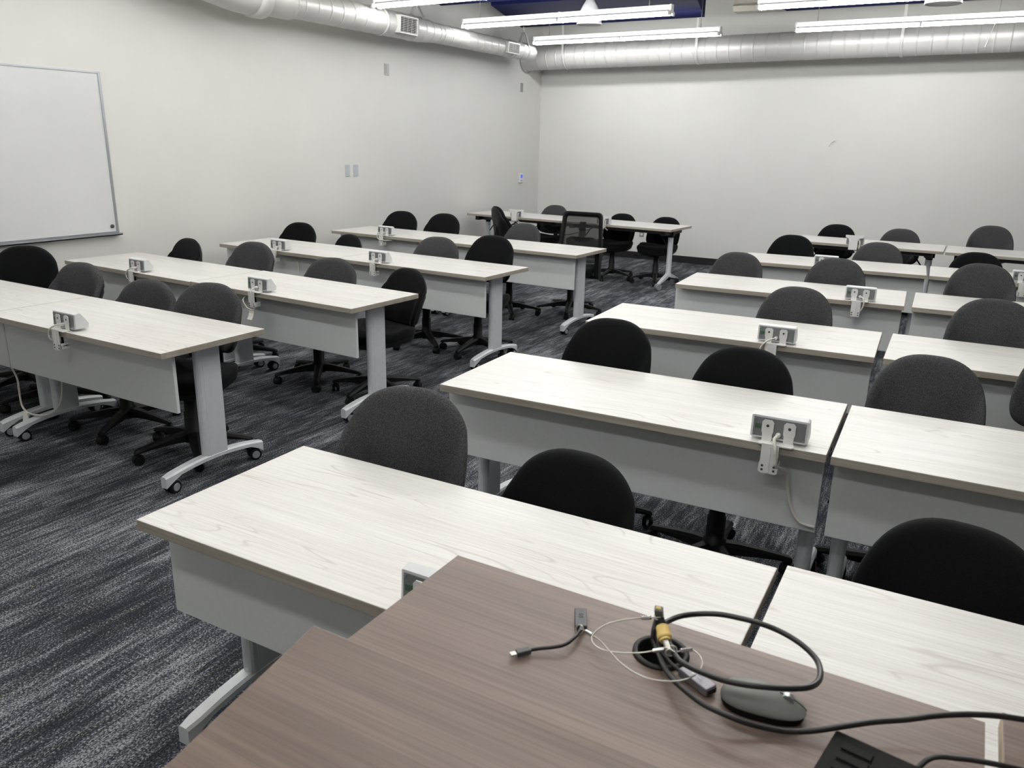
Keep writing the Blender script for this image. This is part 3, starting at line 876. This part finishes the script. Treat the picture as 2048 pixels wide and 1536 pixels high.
# ---------------------------------------------------------------- clamp-on outlet boxes
def module_parts():
    P = {}
    # trapezoid body: local x along the edge, y into the table, z from the table surface
    sec_ = [(.028, .010), (.033, .086), (.058, .092), (.066, .088), (.105, .032), (.100, .012)]
    hw = .092
    def sx(x, k=1.0): return [(x, .062 + (y - .062) * k, .05 + (z - .05) * k) for y, z in sec_]
    m = MB().rings([sx(-hw, .93), sx(-hw + .006), sx(hw - .006), sx(hw, .93)], 0, False, True)
    P['body'] = m.mesh('outlet_body', [M['white_metal']])
    P['back'] = MB().add([(-hw + .008, .0268, .016), (hw - .008, .0268, .016), (hw - .008, .0312, .080), (-hw + .008, .0312, .080), (-hw + .008, .032, .016), (hw - .008, .032, .016), (hw - .008, .036, .08), (-hw + .008, .036, .08)],
                       [(0, 1, 2, 3), (4, 7, 6, 5), (0, 4, 5, 1), (1, 5, 6, 2), (2, 6, 7, 3), (3, 7, 4, 0)]).mesh('outlet_back', [M['mod_back']])
    s = MB()
    for x in (-.08, .08):
        for z in (.022, .074): s.rod((x, .024 + .0045 * (z - .016) / .064, z), (x, .030, z), .0035, n=8)
    P['screw'] = s.mesh('outlet_screws', [M['alu']])
    P['port'] = MB().box((-.078, .0262, .042), (-.060, .031, .058)).mesh('outlet_port', [M['green_port']])
    b = MB()
    for c in (-.036, .034):
        poly = [(c - .016, .004), (c + .016, .004), (c + .016, .026), (c + .019, .036), (c + .019, .068), (c + .012, .076), (c - .012, .076), (c - .019, .068), (c - .019, .036), (c - .016, .026)]
        b.prism(poly, -.0255, -.0225, mat=Matrix(((1, 0, 0, 0), (0, 0, -1, 0), (0, 1, 0, 0), (0, 0, 0, 1))))
    b.prism([(-.058, -.006), (-.05, -.012), (.05, -.012), (.058, -.004), (.05, .03), (-.05, .03)], .0005, .0045)
    b.prism([(-.043, .006), (.013, .006), (.013, -.06), (.016, -.066), (.016, -.092), (.009, -.098), (-.039, -.098), (-.046, -.092), (-.046, -.066), (-.043, -.06)], .010, .0135, mat=Matrix(((1, 0, 0, 0), (0, 0, -1, 0), (0, 1, 0, 0), (0, 0, 0, 1))))
    b.box((-.018, -.0165, -.095), (-.012, -.0135, -.005))
    b.box((-.045, -.0135, -.092), (-.042, .03, -.062)).box((.013, -.0135, -.092), (.016, .03, -.062)).box((-.045, -.0, -.078), (.016, .03, -.074))
    P['bracket'] = b.mesh('outlet_bracket', [M['white_plastic']])
    h = MB()
    for x in (-.034, .004):
        for z in (-.072, -.086): h.rod((x, -.0145, z), (x, -.0130, z), .0042, n=10)
    for c in (-.036, .034): h.rod((c, .0218, .056), (c, .0235, .056), .005, n=10)
    P['bolt'] = h.mesh('outlet_bolts', [M['grey_plastic']])
    P['knob'] = MB().rod((-.014, .018, -.096), (-.014, .018, -.086), .018, n=16).rod((-.014, .018, -.088), (-.014, .018, -.032), .006, n=10).mesh('outlet_knob', [M['plastic_black']])
    P['plug'] = MB().rod((0, .029, .028), (0, .008, .030), .009, .007, n=14).mesh('outlet_plug', [M['white_plastic']])
    return P
MP = module_parts()
def outlet_box(x, y, rz, label, cable, top=.737, cr=.0042):
    t = thing('outlet_box', label, 'power outlet', (x, y, top), R(rz), 'outlet boxes clamped to the table fronts')
    obj('housing', MP['body'], t)
    bk = obj('back_plate', MP['back'], t)
    obj('screw', MP['screw'], bk); obj('port', MP['port'], bk)
    br = obj('clamp_bracket', MP['bracket'], t)
    obj('bolt', MP['bolt'], br); obj('clamp_knob', MP['knob'], br)
    pl = obj('cable', MB().tube([(0, .012, .030)] + cable, cr, 8, 5).mesh('outlet_cable', [M['cable_white']]), t)
    obj('plug', MP['plug'], pl)
    return t
def on_edge(row, px):
    x, y, rz = row[0], row[1], row[2]
    return y + (px - x) * math.tan(R(rz))
c_left = [(-.02, -.004, .026), (-.045, -.018, .008), (-.062, -.018, -.02), (-.058, -.012, -.05), (-.05, .04, -.075)]
c_down = [(-.004, -.006, .022), (.002, -.022, 0), (.008, -.024, -.03), (.014, -.015, -.062), (.018, .03, -.075)]
c_loop = [(-.006, -.006, .022), (-.004, -.022, 0), (.004, -.022, -.04), (.012, -.014, -.075), (.0, -.008, -.108), (-.03, -.01, -.112), (-.07, -.01, -.10), (-.11, 0, -.06), (-.12, .05, -.035)]
c_right = [(-.02, -.016, .032), (-.05, -.02, .02), (-.06, -.02, -.01), (-.04, -.022, -.036), (0, -.022, -.042), (.06, -.018, -.04), (.1, .02, -.04)]
c_long = [(-.006, -.006, .022), (.002, -.024, 0), (.008, -.024, -.04), (.01, -.018, -.065), (.02, .02, -.085), (.035, .06, -.11), (.042, .075, -.16), (.055, .08, -.22), (.07, .085, -.26), (.095, .086, -.29), (.12, .088, -.298), (.145, .09, -.30)]
c_side = [(.02, -.006, .026), (.03, -.02, .0), (.026, -.02, -.035), (.015, -.012, -.055), (0, .03, -.07)]
L1r, L2r, L3r, L4r = rows_l
mods = [
 (-3.845, L1r, c_left, 'clamped outlet box on the first left row aisle table, cable bowed to the left'),
 (-5.11, (L2r[0], L2r[1] - .013, L2r[2]), c_left, 'clamped outlet box on the second left row table nearest the wall'),
 (-3.865, L2r, c_loop, 'clamped outlet box on the second left row aisle table, cable looped with a tag'),
 (-5.17, L3r, c_side, 'clamped outlet box on the third left row wall table'),
 (-4.05, L3r, c_down, 'clamped outlet box on the third left row aisle table, cable down the bracket'),
 (-5.165, L4r, c_right, 'clamped outlet box on the fourth left row, cable sticking out sideways'),
 (-0.835, rows_r[0], c_down, 'outlet box on the nearest table, mostly hidden by the brown podium'),
 (-0.458, rows_r[1], c_long, 'clamped outlet box on the second right row, long cable down the grey panel'),
 (-0.778, rows_r[2], c_left, 'clamped outlet box on the third right row, behind the black chair'),
 (-0.578, rows_r[3], c_side, 'clamped outlet box on the fourth right row, near the table gap'),
 (-1.03, rows_r[4], c_down, 'outlet box on the fifth right row, only its white top showing behind a chair'),
 (0.385, rows_rb[4], c_down, 'outlet box cut by the right edge on the fifth right row'),
]
for px, row, cab, lab in mods:
    ob = outlet_box(px, on_edge(row, px), row[2], lab, cab, cr=.0056 if cab is c_long else .0044)
    if cab is c_loop:
        tg = MB().rings([[(-.022, y, z), (.022, y, z), (.022, y + .0008, z), (-.022, y + .0008, z)] for y, z in ((-.012, -.117), (-.014, -.135), (-.022, -.155), (-.034, -.172))], 0, False)
        obj('paper_tag', tg.mesh('cable_tag', [M['light_tag']]), ob, (-.023, 0, 0))
# brackets clamped to the back tables, seen from behind
def back_bracket(x, y, label, top=.725, rz=0):
    t = thing('outlet_bracket', label, 'power outlet', (x, y, top), R(rz), 'white brackets on the back tables')
    poly = [(-.08, .075), (-.08, .098), (.09, .098), (.09, .075), (.055, .068), (.042, .04), (.042, -.05), (-.042, -.05), (-.042, .04), (-.055, .068)]
    obj('clamp_bracket', MB().prism(poly, .004, .009, mat=Matrix(((1, 0, 0, 0), (0, 0, -1, 0), (0, 1, 0, 0), (0, 0, 0, 1)))).mesh('back_bracket', [M['white_plastic']]), t)
    obj('back_plate', MB().box((-.07, .0165, .006), (.09, .0199, .072)).mesh('back_plate', [M['mod_back']]), t)
    obj('housing', bevelled((-.075, .02, .002), (.095, .085, .09), .008).mesh('back_housing', [M['white_metal']]), t)
    obj('cable', MB().tube([(.05, .018, .05), (.062, -.012, .03), (.064, -.016, -.01), (.06, -.01, -.04), (.075, .03, -.07)], .006, 8).mesh('back_cable', [M['cable_white']]), t)
    obj('clamp_knob', MB().rod((0, .03, -.085), (0, .03, -.07), .022, n=14).rod((0, .03, -.075), (0, .03, -.03), .006, n=8).mesh('back_knob', [M['plastic_black']]), t)
    return t
ybk = lambda x: 9.268 - (x + 6.02) * math.tan(R(3.7))
back_bracket(-5.25, ybk(-5.25), 'white T-shaped outlet bracket on the corner table, right of the side-on chair', rz=-3.7)
back_bracket(-3.98, ybk(-3.98), 'white outlet bracket partly hidden behind the mesh armchair', rz=-3.7)
back_bracket(-1.075, 8.95, 'white T-shaped outlet bracket on the back right row')

# ---------------------------------------------------------------- loose cables near the tables
lc = MB().tube([(-4.765, 2.44, 0.45), (-4.745, 2.44, 0.37), (-4.70, 2.44, 0.30), (-4.66, 2.42, 0.24), (-4.62, 2.40, 0.165), (-4.565, 2.39, 0.135), (-4.519, 2.39, 0.128), (-4.46, 2.39, 0.132), (-4.38, 2.41, 0.145), (-4.329, 2.44, 0.185), (-4.294, 2.44, 0.224), (-4.265, 2.44, 0.288), (-4.251, 2.44, 0.349), (-4.235, 2.44, 0.47), (-4.235, 2.44, 0.66)], .0055, 8).tube([(-4.765, 2.44, 0.45), (-4.775, 2.44, 0.55), (-4.78, 2.44, .66)], .0055, 8)
lco = thing('power_cable', 'white power cable hanging in a loop under the first left row', 'cable', (-4.5, 2.44, 0.07))
me = lc.mesh('hanging_cable', [M['cable_white']])
obj('cord', me, lco, (4.5, -2.44, -0.07))
obj('tag', MB().box((-.02, -.004, -.05), (.02, .004, .0)).box((-.018, -.006, .0), (.018, .006, .012)).mesh('cord_tag', [M['light_tag']]), lco, (-.05, -.06, .052), (R(-12), 0, R(8)))
wc = obj('power_cable', MB().tube([(0, 0, .0), (.02, -.012, -.03), (.045, -.02, -.08), (.05, -.022, -.15), (.03, -.015, -.22), (-.01, 0, -.28), (-.03, .0, -.30)], .0055, 8).mesh('short_cable', [M['cable_white']]), None, (-5.02, on_edge(L3r, -5.02) + .088, .70))
tag(wc, 'white cable bowed down the grey panel of the third left row', 'cable')
# dark cables tangled under the corner table
dc = thing('cable_bundle', 'dark cables tangled under the corner flip-top table', 'cable', (-5.62, 9.47, 0.3))
for k, pts in enumerate([[(0, 0, .34), (.15, -.05, .28), (.28, -.02, .33), (.2, .05, .22), (.05, 0, .12), (-.1, .02, .05), (-.05, .0, -.02), (.1, -.05, -.08)],
                         [(.1, 0, .35), (.3, -.03, .22), (.45, 0, .25), (.6, .02, .3), (.8, -.02, .24), (1.0, 0, .22), (1.2, .02, .27), (1.4, 0, .34)],
                         [(.05, .04, .34), (.2, .05, .18), (.32, .06, .26), (.22, .0, .30), (.1, .02, .2), (0, .03, -.05)]]):
    obj('cord', MB().tube(pts, .006, 6, 4).mesh('dark_cord', [M['cable_black']]), dc)

# ---------------------------------------------------------------- podium
PZ = 0.955
pd = thing('podium', 'brown walnut lectern desk with a sloped front and cable hole', 'podium', (-0.725, 0.30, 0))
ox, oy = 0.725, -0.30
def wall_slot(n): return 0 if abs(n.z) > .5 else 1
# flat rear top with a round cable hole
GX, GY, GR = -0.306, 1.0085, 0.0338
def top_with_hole(x0, x1, y0, y1, z0, z1, cx, cy, r, n=40):
    m = MB()
    def sq(t):
        c, s = math.cos(t), math.sin(t)
        cand = []
        if c > 1e-9: cand.append((x1 - cx) / c)
        if c < -1e-9: cand.append((x0 - cx) / c)
        if s > 1e-9: cand.append((y1 - cy) / s)
        if s < -1e-9: cand.append((y0 - cy) / s)
        k = min(cand)
        return (cx + c * k, cy + s * k)
    angs = [2 * PI * i / n for i in range(n)] + [math.atan2(y - cy, x - cx) % (2 * PI) for x in (x0, x1) for y in (y0, y1)]
    angs = sorted(angs); N = len(angs)
    oc = [sq(t) for t in angs]; ic = [(cx + r * math.cos(t), cy + r * math.sin(t)) for t in angs]
    vs = [(x, y, z1) for x, y in oc] + [(x, y, z1) for x, y in ic] + [(x, y, z0) for x, y in oc] + [(x, y, z0) for x, y in ic]
    for i in range(N):
        j = (i + 1) % N
        m.add(vs, [(i, j, N + j, N + i)], 0) if False else None
    fs0 = [(i, (i + 1) % N, N + (i + 1) % N, N + i) for i in range(N)]
    fs1 = [(2 * N + i, 3 * N + i, 3 * N + (i + 1) % N, 2 * N + (i + 1) % N) for i in range(N)]
    fo = [(i, 2 * N + i, 2 * N + (i + 1) % N, (i + 1) % N) for i in range(N)]
    fi = [(N + i, N + (i + 1) % N, 3 * N + (i + 1) % N, 3 * N + i) for i in range(N)]
    m.add(vs, fs0 + fs1 + fi, 0)
    m.add(vs, fo, 1)
    return m
PX0, PX1, PY0, PY1 = -0.7265, 0.1175, 0.762, 1.093
obj('desk_top', top_with_hole(PX0, PX1, PY0, PY1, PZ - .028, PZ, GX, GY, GR).mesh('desk_top', [M['walnut'], M['walnut_edge']]), pd, (ox, oy, 0))
lz, ly = 0.9745, 0.7695
sl = bevelled((0, -.78, -.0185), (.905, 0, 0), .002, 2, wall_slot)
so = obj('sloped_top', sl.mesh('sloped_top', [M['walnut'], M['walnut_edge']]), pd, (-0.7735 + ox, ly + oy, lz + .001), (R(10.7), 0, 0))
body = MB().add([(-.69, y, z) for y, z in ((.30, 0), (1.06, 0), (1.06, .926), (.78, .926), (.78, .925), (.30, .84))] + [(.09, y, z) for y, z in ((.30, 0), (1.06, 0), (1.06, .926), (.78, .926), (.78, .925), (.30, .84))],
                [(0, 1, 2, 3, 4, 5), (11, 10, 9, 8, 7, 6), (0, 6, 7, 1), (1, 7, 8, 2), (2, 8, 9, 3), (3, 9, 10, 4), (4, 10, 11, 5), (5, 11, 6, 0)])
body = MB()
prf = [(.30, .02), (1.06, .02), (1.06, .90), (.90, .90), (.30, .80)]
body.add([(-.69, y, z) for y, z in prf] + [(-.67, y, z) for y, z in prf], [(0, 1, 2, 3, 4), (9, 8, 7, 6, 5)] + [(i, (i + 1) % 5, 5 + (i + 1) % 5, 5 + i) for i in range(5)])
obj('side_panel', body.mesh('podium_side', [M['walnut']]), pd, (ox, oy, 0))
body2 = MB().add([(.07, y, z) for y, z in prf] + [(.09, y, z) for y, z in prf], [(0, 1, 2, 3, 4), (9, 8, 7, 6, 5)] + [(i, (i + 1) % 5, 5 + (i + 1) % 5, 5 + i) for i in range(5)])
obj('side_panel', body2.mesh('podium_side_b', [M['walnut']]), pd, (ox, oy, 0))
obj('front_panel', MB().box((-.67, 1.04, .02), (.07, 1.06, .926)).mesh('podium_front', [M['walnut']]), pd, (ox, oy, 0))
obj('bottom_panel', MB().box((-.67, .32, .0), (.07, 1.04, .03)).mesh('podium_bottom', [M['walnut']]), pd, (ox, oy, 0))
gr = MB().lathe([(.0335, -.03), (.0335, .0), (.0335, .003), (.036, .005), (.042, .0035), (.0425, .0), (.0335, 0)], 40, cap=False)
gr.lathe([(.0335, 0), (.0325, -.002), (.0325, -.06), (.001, -.061)], 40, mi=1, cap=False)
obj('grommet', gr.mesh('grommet', [M['plastic_black'], M['mouse_dark']]), pd, (GX + ox, GY + oy, PZ))
# second brown section to the right
p2 = thing('side_desk', 'brown walnut desk section at the right edge, beyond a narrow gap', 'desk', (0.137, 0.45, 0))
obj('desk_top', bevelled((0, 0, PZ - .028), (.9, .68, PZ), .002, 2, wall_slot).mesh('side_desk_top', [M['walnut'], M['walnut_edge']]), p2)
obj('side_panel', MB().box((.02, .03, 0), (.04, .64, PZ - .028)).mesh('side_desk_panel', [M['walnut']]), p2)
obj('side_panel', MB().box((.86, .03, 0), (.88, .64, PZ - .028)).mesh('side_desk_panel_b', [M['walnut']]), p2)
obj('front_panel', MB().box((.04, .62, 0), (.86, .64, PZ - .028)).mesh('side_desk_front', [M['walnut']]), p2)

# ---------------------------------------------------------------- things on the podium
LOOP = [(-0.304, 1.016, 0.985), (-0.312, 1.029, 0.99), (-0.312, 1.049, 0.985), (-0.297, 1.066, 0.99), (-0.268, 1.064, 1.005), (-0.24, 1.071, 1.01), (-0.21, 1.069, 1.015), (-0.181, 1.071, 1.015), (-0.152, 1.074, 1.01), (-0.122, 1.067, 1.005), (-0.098, 1.051, 1.0), (-0.087, 1.026, 1.0), (-0.084, 0.993, 1.005), (-0.091, 0.967, 1.01), (-0.107, 0.949, 1.013), (-0.129, 0.934, 1.015), (-0.158, 0.922, 1.015), (-0.19, 0.921, 1.01), (-0.22, 0.935, 1.0), (-0.246, 0.952, 0.99), (-0.267, 0.969, 0.983), (-0.282, 0.986, 0.983), (-0.292, 0.999, 0.985), (-0.302, 1.007, 0.988)]
CAB2 = [(-0.318, 1.031, 1.0), (-0.323, 1.029, 0.995), (-0.322, 1.016, 0.985), (-0.32, 1.011, 0.971), (-0.311, 1.001, 0.966), (-0.29, 0.969, 0.967), (-0.266, 0.939, 0.972), (-0.237, 0.914, 0.978), (-0.209, 0.901, 0.978), (-0.181, 0.899, 0.976), (-0.157, 0.904, 0.971), (-0.133, 0.914, 0.966), (-0.104, 0.926, 0.964), (-0.075, 0.94, 0.968), (-0.042, 0.96, 0.975), (-0.01, 0.983, 0.979), (0.023, 1.005, 0.981), (0.056, 1.025, 0.987), (0.089, 1.044, 0.99), (0.123, 1.062, 0.990), (0.156, 1.076, 0.988), (0.185, 1.089, 0.984), (.25, 1.08, .97), (.35, 1.05, .9605), (.5, 1.03, .9605)]
CAB3 = [(-0.317, 1.023, 0.995), (-0.316, 1.014, 0.985), (-0.311, 1.005, 0.976), (-0.302, 0.995, 0.970), (-0.288, 0.984, 0.966), (-0.274, 0.977, 0.963), (-0.259, 0.971, 0.962)]
WIRE1 = [(-0.314, 1.020, 1.008), (-0.33, 1.014, 1.005), (-0.353, 1.015, 0.995), (-0.373, 1.007, 0.989), (-0.389, 0.997, 0.983), (-0.398, 0.98, 0.979), (-0.399, 0.962, 0.977), (-0.392, 0.951, 0.975), (-0.379, 0.947, 0.973), (-0.362, 0.949, 0.973), (-0.343, 0.954, 0.975), (-0.322, 0.961, 0.979), (-0.306, 0.969, 0.983), (-0.299, 0.975, 0.985), (-0.288, 0.979, 0.989), (-0.277, 0.978, 0.987)]
WIRE2 = [(-0.427, 0.985, 0.967), (-0.418, 0.982, 0.969), (-0.404, 0.977, 0.969), (-0.385, 0.966, 0.971), (-0.363, 0.946, 0.975), (-0.339, 0.925, 0.979), (-0.317, 0.913, 0.981), (-0.295, 0.909, 0.981), (-0.275, 0.913, 0.981), (-0.257, 0.923, 0.981), (-0.243, 0.935, 0.983), (-0.235, 0.955, 0.983), (-0.236, 0.978, 0.981), (-0.244, 0.999, 0.977), (-0.255, 1.011, 0.975), (-0.265, 1.012, 0.975), (-0.274, 0.995, 0.979), (-0.279, 0.983, 0.981)]
DONG = [(-0.432, 0.998, 0.962), (-0.428, 0.98, 0.965), (-0.427, 0.957, 0.967), (-0.431, 0.937, 0.967), (-0.445, 0.924, 0.965), (-0.461, 0.914, 0.963), (-0.474, 0.902, 0.962)]
CAB4 = [(0.04, 0.935, 0.9615), (0.046, 0.945, 0.964), (0.054, 0.954, 0.972), (0.065, 0.96, 0.977), (0.081, 0.966, 0.978), (0.102, 0.973, 0.979), (0.128, 0.98, 0.979), (0.16, 0.993, 0.974), (0.187, 1.005, 0.968), (.26, 1.01, .962), (.4, .99, .9605)]
def orient(a, b, up=(0, 0, 1)):
    """matrix with local x from a to b, origin a"""
    a, b = Vector(a), Vector(b); x = (b - a).normalized(); z = Vector(up); z = (z - x * z.dot(x)).normalized(); y = z.cross(x)
    m = Matrix((x, y, z)).transposed().to_4x4(); m.translation = a
    return m
def place_box(name, a, b, wd, ht, mat, parent, bev=.0015):
    L = (Vector(b) - Vector(a)).length
    me = bevelled((0, -wd / 2, -ht / 2), (L, wd / 2, ht / 2), bev).mesh(name, [M[mat]])
    me.transform(orient(a, b))
    return obj(name, me, parent)
# thick black video cable: loop, strain relief and plug
vc = thing('video_cable', 'thick black cable looped above the mouse with a yellow ferrule', 'cable', (0, 0, 0))
obj('cord', MB().tube(LOOP, .0042, 10, 6).mesh('loop_cord', [M['cable_black']]), vc)
obj('strain_relief', MB().rod((-0.319, 1.027, 1.006), (-0.308, 1.013, 0.994), .0062, .0072, n=14).mesh('strain_relief', [M['rubber']]), vc)
ye = MB().rod((-0.3095, 1.0155, 0.9945), (-0.299, .9995, 0.988), .0098, n=18).rod((-0.304, 1.007, 0.991), (-.300, 1.001, .9885), .0108, n=18).rod((-0.299, .9995, 0.988), (-0.297, .9965, 0.9866), .0082, n=16)
obj('ferrule', ye.mesh('ferrule', [M['yellow']]), vc)
obj('sleeve', MB().rod((-0.297, .9965, 0.987), (-0.284, 0.978, 0.984), .0052, n=12).mesh('sleeve', [M['steel']]), vc)
b2 = thing('power_cable', 'long black cable running over the podium to the right edge', 'cable', (0, 0, 0))
obj('cord', MB().tube(CAB2, .0040, 10, 6).mesh('long_cord', [M['cable_black']]), b2)
place_box('connector', (-0.319, 1.026, 1.008), (-0.3163, 1.012, 1.0265), .0125, .009, 'mod_back', b2)
place_box('connector_tip', (-0.3164, 1.0123, 1.0262), (-0.316, 1.0103, 1.029), .007, .004, 'yellow', b2, .0005)
ad = thing('display_adapter', 'small grey metal cable adapter lying beside the mouse', 'adapter', (0, 0, 0))
obj('cord', MB().tube(CAB3, .0028, 8, 5).mesh('adapter_cord', [M['cable_black']]), ad)
place_box('adapter_body', (-0.262, 0.977, 0.9635), (-0.213, 0.952, 0.9635), .021, .0125, 'grey_alloy', ad, .002)
pm = MB().box((.018, -.0012, .0063), (.034, .0004, .0065)).mesh('adapter_mark', [M['white_plastic']])
pm.transform(orient((-0.262, 0.977, 0.9635), (-0.207, 0.949, 0.9635)))
obj('printed_mark', pm, ad)
place_box('socket', (-0.2135, 0.9523, 0.9635), (-0.2115, 0.9512, 0.9635), .016, .008, 'dark', ad, .0005)
dg = thing('usb_dongle', 'charcoal dongle with a short black tail and metal plug on the podium', 'adapter', (0, 0, 0))
place_box('dongle_body', (-0.4545, 1.0415, 0.9605), (-0.432, 0.996, 0.9605), .019, .010, 'grey_plastic', dg, .002)
obj('cord', MB().tube(DONG, .0029, 8, 6).mesh('dongle_cord', [M['cable_black']]), dg)
place_box('plug', (-0.472, 0.904, 0.962), (-0.4855, 0.886, 0.962), .0105, .0085, 'grey_plastic', dg, .0015)
place_box('plug_tip', (-0.4855, 0.886, 0.962), (-0.4915, 0.878, 0.962), .0085, .0045, 'steel', dg, .0008)
sm = MB().tube([(.0035, .0028, 0), (.0015, .0045, 0), (-.0015, .0045, 0), (-.003, .0028, 0), (-.0015, .0008, 0), (.0015, -.0008, 0), (.003, -.0028, 0), (.0015, -.0045, 0), (-.0015, -.0045, 0), (-.0035, -.0028, 0)], .0005, 6, 3)
me = sm.mesh('dongle_mark', [M['plastic_black']])
me.transform(Matrix.Translation((-0.444, 1.021, 0.9656)) @ Matrix.Rotation(R(25), 4, 'Z'))
obj('printed_mark', me, dg)
tw = thing('tether_wire', 'thin steel tether wires looping across the podium', 'wire', (0, 0, 0))
obj('wire', MB().tube(WIRE1, .0011, 6, 6).mesh('tether_a', [M['steel']]), tw)
obj('wire', MB().tube(WIRE2, .0011, 6, 6).mesh('tether_b', [M['steel']]), tw)
for a_, b_, r_ in (((-0.342, 1.0145, 1.0), (-0.328, 1.0145, 1.0055), .003), ((-0.418, 0.982, 0.969), (-0.405, 0.9775, 0.969), .003), ((-0.306, 0.969, 0.983), (-0.292, 0.976, 0.987), .0032), ((-0.262, 1.013, 0.975), (-0.274, 0.996, 0.979), .0032)):
    obj('crimp', MB().rod(a_, b_, r_, n=10).mesh('crimp', [M['chrome']]), tw)
for c, u, v in (((-.429, .984, .9665), (.006, 0, 0), (0, .003, .006)), ((-.318, 1.022, 1.008), (.006, .002, 0), (0, .005, .004)), ((-.283, .982, .984), (.007, .004, 0), (0, .004, .006))):
    c, u, v = Vector(c), Vector(u), Vector(v)
    lo = MB().tube([tuple(c + u * math.cos(2 * PI * i / 10) + v * math.sin(2 * PI * i / 10)) for i in range(11)], .0011, 6, 3)
    obj('eye', lo.mesh('tether_eye', [M['steel']]), tw)
# mouse
ms = thing('computer_mouse', 'grey computer mouse under the looped black cable', 'mouse', (-0.146, 0.962, PZ), R(7))
def mouse_rings(scale, z0, z1):
    out = []
    n = 36
    for i in range(n):
        t = 2 * PI * i / n
        c, s = math.cos(t), math.sin(t)
        e = 2.6
        out.append((.056 * abs(c) ** (2 / e) * (1 if c > 0 else -1), .031 * abs(s) ** (2 / e) * (1 if s > 0 else -1) * (1 - .10 * math.cos(t * 2) * 0 - .06 * c)))
    return out
mo = mouse_rings(1, 0, 0)
zt = lambda x, y: .037 * (1 - .55 * ((x + .016) / .072) ** 2 - .35 * (y / .034) ** 2)
def zt2(x, k): return zt(x, 0)
rs = [[(x * .93, y * .90, .0015) for x, y in mo], [(x * .97, y * .93, .006) for x, y in mo], [(x * .98, y * .93, .011) for x, y in mo]]
obj('base', MB().rings(rs, 0, True, True).mesh('mouse_base', [M['mouse_dark']]), ms)
rs = [[(x * k, y * k, max(.0105, .0125 + (zt(x * k, y * k) - .012) * f)) for x, y in mo] for k, f in [(.985, 0), (1.0, .12), (.985, .32), (.94, .55), (.86, .75), (.7, .92), (.45, 1.0), (.2, 1.0), (.02, 1.0)]]
obj('shell', MB().rings(rs, 0, True, True).mesh('mouse_shell', [M['mouse_grey']]), ms)
wl = MB().rod((.030, -.004, .0258), (.030, .004, .0258), .0085, n=20)
obj('scroll_wheel', wl.mesh('mouse_wheel', [M['alu']]), ms)
sp = MB().tube([(.056, 0, .0165), (.05, 0, .0215), (.042, 0, .0262), (.034, 0, .0298), (.02, 0, .0338)], .0006, 6, 3)
obj('button_seam', sp.mesh('mouse_seam', [M['mouse_dark']]), ms)
# keypad
kp = thing('keypad', 'black keypad with wide keys at the bottom edge of the podium', 'keypad', (-0.0515, 0.9575, PZ), R(-9.0))
obj('case', bevelled((0, -.15, .001), (.15, 0, .013), .003).mesh('keypad_case', [M['mouse_dark']]), kp)
key = bevelled((0, -.0135, 0), (.036, 0, .003), .0012).mesh('keypad_key', [M['mouse_dark']])
rim = MB()
for r_ in range(6):
    for c_ in range(2):
        kx, ky = .016 + c_ * .058, -.020 - r_ * .0205
        obj('key', key, kp, (kx, ky, .0128))
        rim.box((kx - .001, ky - .0150, .0128), (kx + .037, ky - .0140, .0136)).box((kx - .001, ky + .0005, .0128), (kx + .037, ky + .0013, .0136))
obj('key_rim', rim.mesh('keypad_rims', [M['plastic_black']]), kp)
kc = MB().tube(CAB4, .0036, 8, 5).mesh('keypad_cord', [M['cable_black']])
kc.transform((Matrix.Translation((-0.0515, 0.9575, PZ)) @ Matrix.Rotation(R(-9.0), 4, 'Z')).inverted())
obj('cord', kc, kp)
